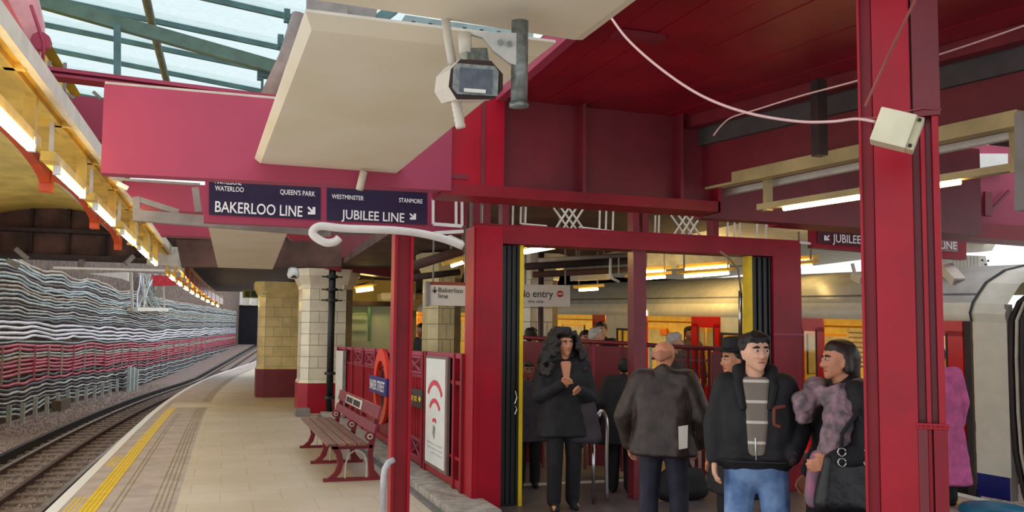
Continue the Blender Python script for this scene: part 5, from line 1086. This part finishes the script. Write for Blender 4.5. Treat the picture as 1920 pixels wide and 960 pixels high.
        h.hull([HE((0, -.1, -.02), .045), HE((0, -.115, -.09), .035)]); h.done('hair', hm, root, xf, .010, 3, disp=.004)
    elif hair == 'curly':
        h = Blob(); rr = random.Random(3)
        h.hull([HE((0, -.05, .06), .10), HE((0, .005, .078), .078)]); h.hull([HE((.07, -.05, .03), .06), HE((-.07, -.05, .03), .06), HE((.13, -.05, -.16), .06), HE((-.13, -.05, -.16), .06), HE((0, -.1, -.16), .06)])
        h.hull([HE((.10, -.06, -.02), .07), HE((-.10, -.06, -.02), .07), HE((.17, -.05, -.20), .05), HE((-.17, -.05, -.20), .05)])
        for _ in range(420):
            th = rr.uniform(0, 2*math.pi); t_ = rr.random(); x_ = math.cos(th)*(.10+.16*min(1, t_*1.4)); y_ = -.03+math.sin(th)*(.11+.05*t_); z_ = .165-t_*.46
            if y_ > -.02 and abs(x_) < .095 and z_ < .10: continue
            if y_ > .085: continue
            h.ball(HL((x_, y_, z_)), rr.uniform(.018, .036))
        h.done('hair', hm, root, xf, .011, 1, disp=.008)
    if hat:
        h = Blob(); h.hull([HE((0, -.01, .075), (.15, .17, .007)), HE((0, -.01, .085), (.145, .165, .007))]); h.hull([HE((0, -.01, .08), (.095, .11, .02)), HE((0, -.01, .17), (.08, .095, .02))]); h.done('hat', hat, root, xf, .010, 2)
    return root, xf, L, HL, k
def extra(root, xf, name, m, fn, vox=.012, sm=3, remesh=True, disp=0):
    b = Blob(); fn(b); return b.done(name, m, root, xf, vox, sm, remesh, disp)
# --- man in black jacket, facing the camera
R_, X_, L_, HL_, k_ = person('man in open black jacket, striped sweater and faded jeans by the doorway', 1415, 5.05, 1.665, turn=4, head_yaw=24, head_pitch=4, skin='light', hair='short', hair_m=H_BLK, top=C_BLK, top_len=.97, top_fat=1.0, bottom=C_JEAN, vox=.0075, sh_w=.17,
    arms=[((.245, -.03, 1.17), (.25, .04, .975)), ((-.265, -.05, 1.17), (-.20, .09, 1.0))], hands=(True, False), spread=.12)
sw = stripes()
def swf(b):
    b.hull([((.045, .078, 1.40), .03), ((-.045, .078, 1.40), .03), ((.04, .108, 1.22), .03), ((-.04, .108, 1.22), .03)]); b.hull([((.04, .108, 1.22), .03), ((-.04, .108, 1.22), .03), ((.03, .115, 1.0), .025), ((-.02, .115, 1.0), .025)])
    b.hull([((.055, .03, 1.44), .045), ((-.055, .03, 1.44), .045), ((.045, .078, 1.40), .03), ((-.045, .078, 1.40), .03)])
extra(R_, X_, 'sweater', sw, swf, .008, 3)
for s in (1, -1):
    extra(R_, X_, 'collar', C_BLK, lambda b: b.chain([((s*.05, -.075, 1.54), .035), ((s*.105, -.01, 1.525), .037), ((s*.105, .06, 1.43), .034), ((s*.08, .11, 1.30), .024)]), .009, 3)
extra(R_, X_, 'chest_patch', mat('patch_brown', (120, 62, 48), .7), lambda b: (b.hull([((-.10, .118, 1.30), .012), ((-.16, .095, 1.31), .012)]), b.hull([((-.10, .118, 1.30), .012), ((-.10, .120, 1.20), .012)]), b.hull([((-.10, .120, 1.20), .012), ((-.13, .118, 1.19), .012)])), remesh=False)
extra(R_, X_, 'zip', M['chrome'], lambda b: b.hull([((.012, .141, 1.12), .005), ((.008, .141, .99), .005)]), remesh=False)
for s, px_ in ((1, 0), (-1, 0)): extra(R_, X_, 'cuff', mat('cuff_brown', (60, 44, 44), .7), lambda b: b.hull([((.25, .03, 1.0) if s == 1 else (-.205, .085, 1.02), .046), ((.25, .038, .98) if s == 1 else (-.20, .09, 1.0), .045)]), remesh=False)
extra(R_, X_, 'jacket_hem', mat('hem_grey', (60, 52, 56), .8), lambda b: b.hull([((.105, 0, .975), (.135, .15, .012)), ((-.105, 0, .975), (.135, .15, .012))]), remesh=False)
# --- woman with scarf, facing left
R_, X_, L_, HL_, k_ = person('woman with dark bob, grey pink scarf and black coat beside the pillar', 1575, 4.95, 1.62, turn=-62, head_yaw=0, head_pitch=2, skin='warm', hair='bob', hair_m=H_BRN, top=C_BLK, top_len=.45, top_fat=1.35, bottom=C_DRK, vox=.008,
    arms=[((.27, -.06, 1.12), (.25, .10, .90)), ((-.29, .0, 1.10), (-.27, .20, 1.05), (-1, 0, 0))], hands=(True, True))
SC = mat('scarf_grey_pink', (96, 88, 92), .95, vary=.3, scale=16, col2=(160, 130, 142), bump=.6)
def scf(b):
    for i in range(14):
        th = 2*math.pi*i/14; th2 = 2*math.pi*(i+1)/14; b.hull([((math.cos(th)*.14, .03+math.sin(th)*.13, 1.44+.03*math.sin(th*2)), .062), ((math.cos(th2)*.14, .03+math.sin(th2)*.13, 1.44+.03*math.sin(th2*2)), .062)])
    b.chain([((-.13, .08, 1.42), .08), ((-.20, .12, 1.28), .10), ((-.20, .15, 1.15), .09), ((-.16, .18, 1.06), .065)])
    b.chain([((.0, .17, 1.42), .075), ((-.02, .25, 1.38), .075), ((.0, .25, 1.28), .05)])
extra(R_, X_, 'scarf', SC, scf, .010, 2, disp=.012)
extra(R_, X_, 'scarf_tail', mat('scarf_tail_pink', (176, 110, 140), .95, vary=.2, scale=9, col2=(112, 108, 116)), lambda b: b.chain([((-.14, .22, 1.05), .055), ((-.12, .25, .92), .045), ((-.11, .25, .80), .05)]), .010, 2, disp=.006)
# --- handbag on her arm
hb = PD(1590, 900, 4.62); hbt = thing('handbag', 'large black handbag with silver rings held by the woman in scarf', 'bag', tuple(hb))
mbx = Blob(); rgt = V(CR.x, CR.y, 0).normalized(); fw2 = V(-rgt.y, rgt.x, 0)
W2 = lambda u, w_, z: tuple(rgt*u+fw2*w_+V(0, 0, z))
mbx.hull([(W2(-.13, 0, -.12), .06), (W2(.15, 0, -.13), .06), (W2(-.10, 0, .10), .04), (W2(.12, 0, .10), .04)]); mbx.done('bag_body', mat('bag_leather', (24, 24, 28), .4, vary=.3, scale=20, bump=.3), hbt, Matrix.Identity(4), .012, 3, disp=.006)
for u in (-.05, .09):
    MB().tube([hb+V(*W2(u, -.03, .12)), hb+V(*W2(u+.015, -.02, .25)), hb+V(*W2(.06, 0, .36)), hb+V(*W2(.10, .03, .40))], .012, 6).build('strap', C_BLK, hbt, smooth=True)
    for dz in (.10, .155):
        c = hb+V(*W2(u, -.05, dz)); MB().tube([c+rgt*(.022*math.cos(t*math.pi/6))+V(0, 0, .022*math.sin(t*math.pi/6)) for t in range(13)], .005, 5).build('ring', 'chrome', hbt, smooth=True)
# --- bald man seen from behind
R_, X_, L_, HL_, k_ = person('bald man in brown leather jacket seen from behind holding paper', 1243, 6.5, 1.63, turn=172, head_yaw=-14, head_pitch=-16, skin='warm', hair='bald', hair_m=mat('hair_shaved', (178, 118, 92), .6), top=C_BRN, top_len=.80, top_fat=1.45, bottom=C_NAVY, vox=.010, lean=.10, spread=.12,
    arms=[((.31, .03, 1.12), (.27, .12, .90)), ((-.33, .02, 1.12), (-.30, .10, .88))])
q = PD(1281, 820, 6.35); tag(MB().prism([PD(1272, 800, 6.12), PD(1290, 797, 6.12), PD(1289, 840, 6.1), PD(1273, 843, 6.1)], CW*.004).build('paper_sheet', 'signwhite'), 'folded white paper held by the bald man', 'paper')
# --- woman with curly hair
R_, X_, L_, HL_, k_ = person('woman with long curly black hair in black coat with hands raised', 1058, 8.35, 1.70, turn=12, head_yaw=14, head_pitch=3, skin='warm', hair='curly', hair_m=H_BLK, top=C_BLK, top_len=.70, top_fat=1.25, bottom=C_DRK, vox=.0095,
    arms=[((.26, .02, 1.12), (.07, .20, 1.24), (0, -1, .3)), ((-.28, .02, 1.08), (-.12, .20, 1.17), (0, -1, .3))], stride=.05)
extra(R_, X_, 'neckline', SK['warm'], lambda b: (b.hull([((.03, .075, 1.44), .028), ((-.03, .075, 1.44), .028), ((0, .125, 1.22), .018)])), .008, 2)
hg = PD(1098, 790, 8.25); t = thing('shoulder_bag', 'large dark grey shoulder bag on the curly haired woman', 'bag', tuple(hg))
bb = Blob(); bb.hull([(W2(-.10, 0, -.15), .07), (W2(.09, 0, -.15), .07), (W2(-.05, 0, .14), .05), (W2(.05, 0, .16), .05)]); bb.done('bag_body', mat('bag_charcoal', (56, 50, 60), .8, vary=.2), t, Matrix.Identity(4), .014, 3)
MB().tube([hg+V(*W2(-.04, 0, .18)), hg+V(*W2(-.10, 0, .45)), hg+V(*W2(-.12, .05, .58))], .014, 6).build('strap', C_BLK, t, smooth=True)
# --- others
person('short person in dark coat peering past the left folded gate', 991, 9.6, 1.38, turn=8, skin='dark', hair='short', top=C_GRY, top_len=.62, bottom=C_DRK, vox=.013)
person('man in wide black hat standing behind the man in jeans', 1380, 6.0, 1.60, turn=-60, skin='warm', hair='short', hat=C_BLK, top=C_BLK, top_len=.6, top_fat=1.3, bottom=C_DRK, vox=.012)
person('white haired man behind the balustrade beside the mid post', 1264, 11.2, 1.74, turn=75, skin='light', hair='short', hair_m=H_WHT, top=C_GRY, bottom=C_DRK, vox=.014)
person('dark haired man in black jacket by the open carriage door', 1128, 13.6, 1.80, turn=-20, skin='light', hair='short', top=C_BLK, bottom=C_DRK, vox=.014, z0=.13)
person('white haired person left of the dark haired man near carriage', 1117, 12.0, 1.74, turn=80, skin='light', hair='short', hair_m=H_WHT, top=mat('coat_plum', (92, 54, 62), .8), bottom=C_DRK, vox=.014, z0=.07)
person('brown haired person with face just right of the curly hair', 1097, 12.6, 1.70, turn=20, skin='warm', hair='short', hair_m=H_BRN, top=C_GRY, bottom=C_DRK, vox=.014, z0=.08)
person('person with dark hair showing above the left balustrade panel', 995, 12.0, 1.73, turn=150, skin='warm', hair='short', top=C_BLK, bottom=C_DRK, vox=.014, z0=.07)
person('person in long pink coat half hidden behind the near pillar', 1756, 8.7, 1.60, turn=-150, skin='warm', hair='short', top=C_PINK, top_len=.22, top_fat=1.5, bottom=C_DRK, vox=.013, face=False)
person('person in black coat mostly hidden between scarf woman and pillar', 1650, 6.2, 1.52, turn=160, skin='warm', hair='bob', top=C_BLK, top_len=.6, top_fat=1.4, bottom=C_DRK, vox=.013, face=False)
person('dark silhouetted person far behind the railing by the ochre column', 792, 17.0, 1.86, turn=-60, skin='dark', hair='short', top=C_BLK, bottom=C_DRK, vox=.016, z0=.09, face=False)
person('stooping person in dark coat between curly woman and bald man', 1165, 9.3, 1.45, turn=170, skin='warm', hair='short', top=C_BLK, top_len=.6, top_fat=1.6, bottom=C_DRK, lean=.35, vox=.013, face=False)
person('passenger in dark jacket inside the open carriage doorway', 1292, 14.6, 1.72, turn=30, skin='dark', hair='short', top=C_GRY, bottom=C_DRK, vox=.015, z0=.17)
sc_ = PZ(1308, 948, 0); t = thing('holdall', 'black holdall lying on the floor behind the man in jeans', 'bag', (sc_.x, sc_.y+.3, 0))
bb = Blob(); bb.hull([((-.2, 0, .1), .1), ((.2, 0, .1), .1), ((-.16, 0, .24), .09), ((.16, 0, .24), .09)]); bb.done('bag_body', C_BLK, t, Matrix.Identity(4), .015, 3)
MB().tube([V(sc_.x-.12, sc_.y+.3, .3), V(sc_.x-.06, sc_.y+.3, .42), V(sc_.x+.06, sc_.y+.3, .42), V(sc_.x+.12, sc_.y+.3, .3)], .012, 6).build('handle', C_BLK, t)
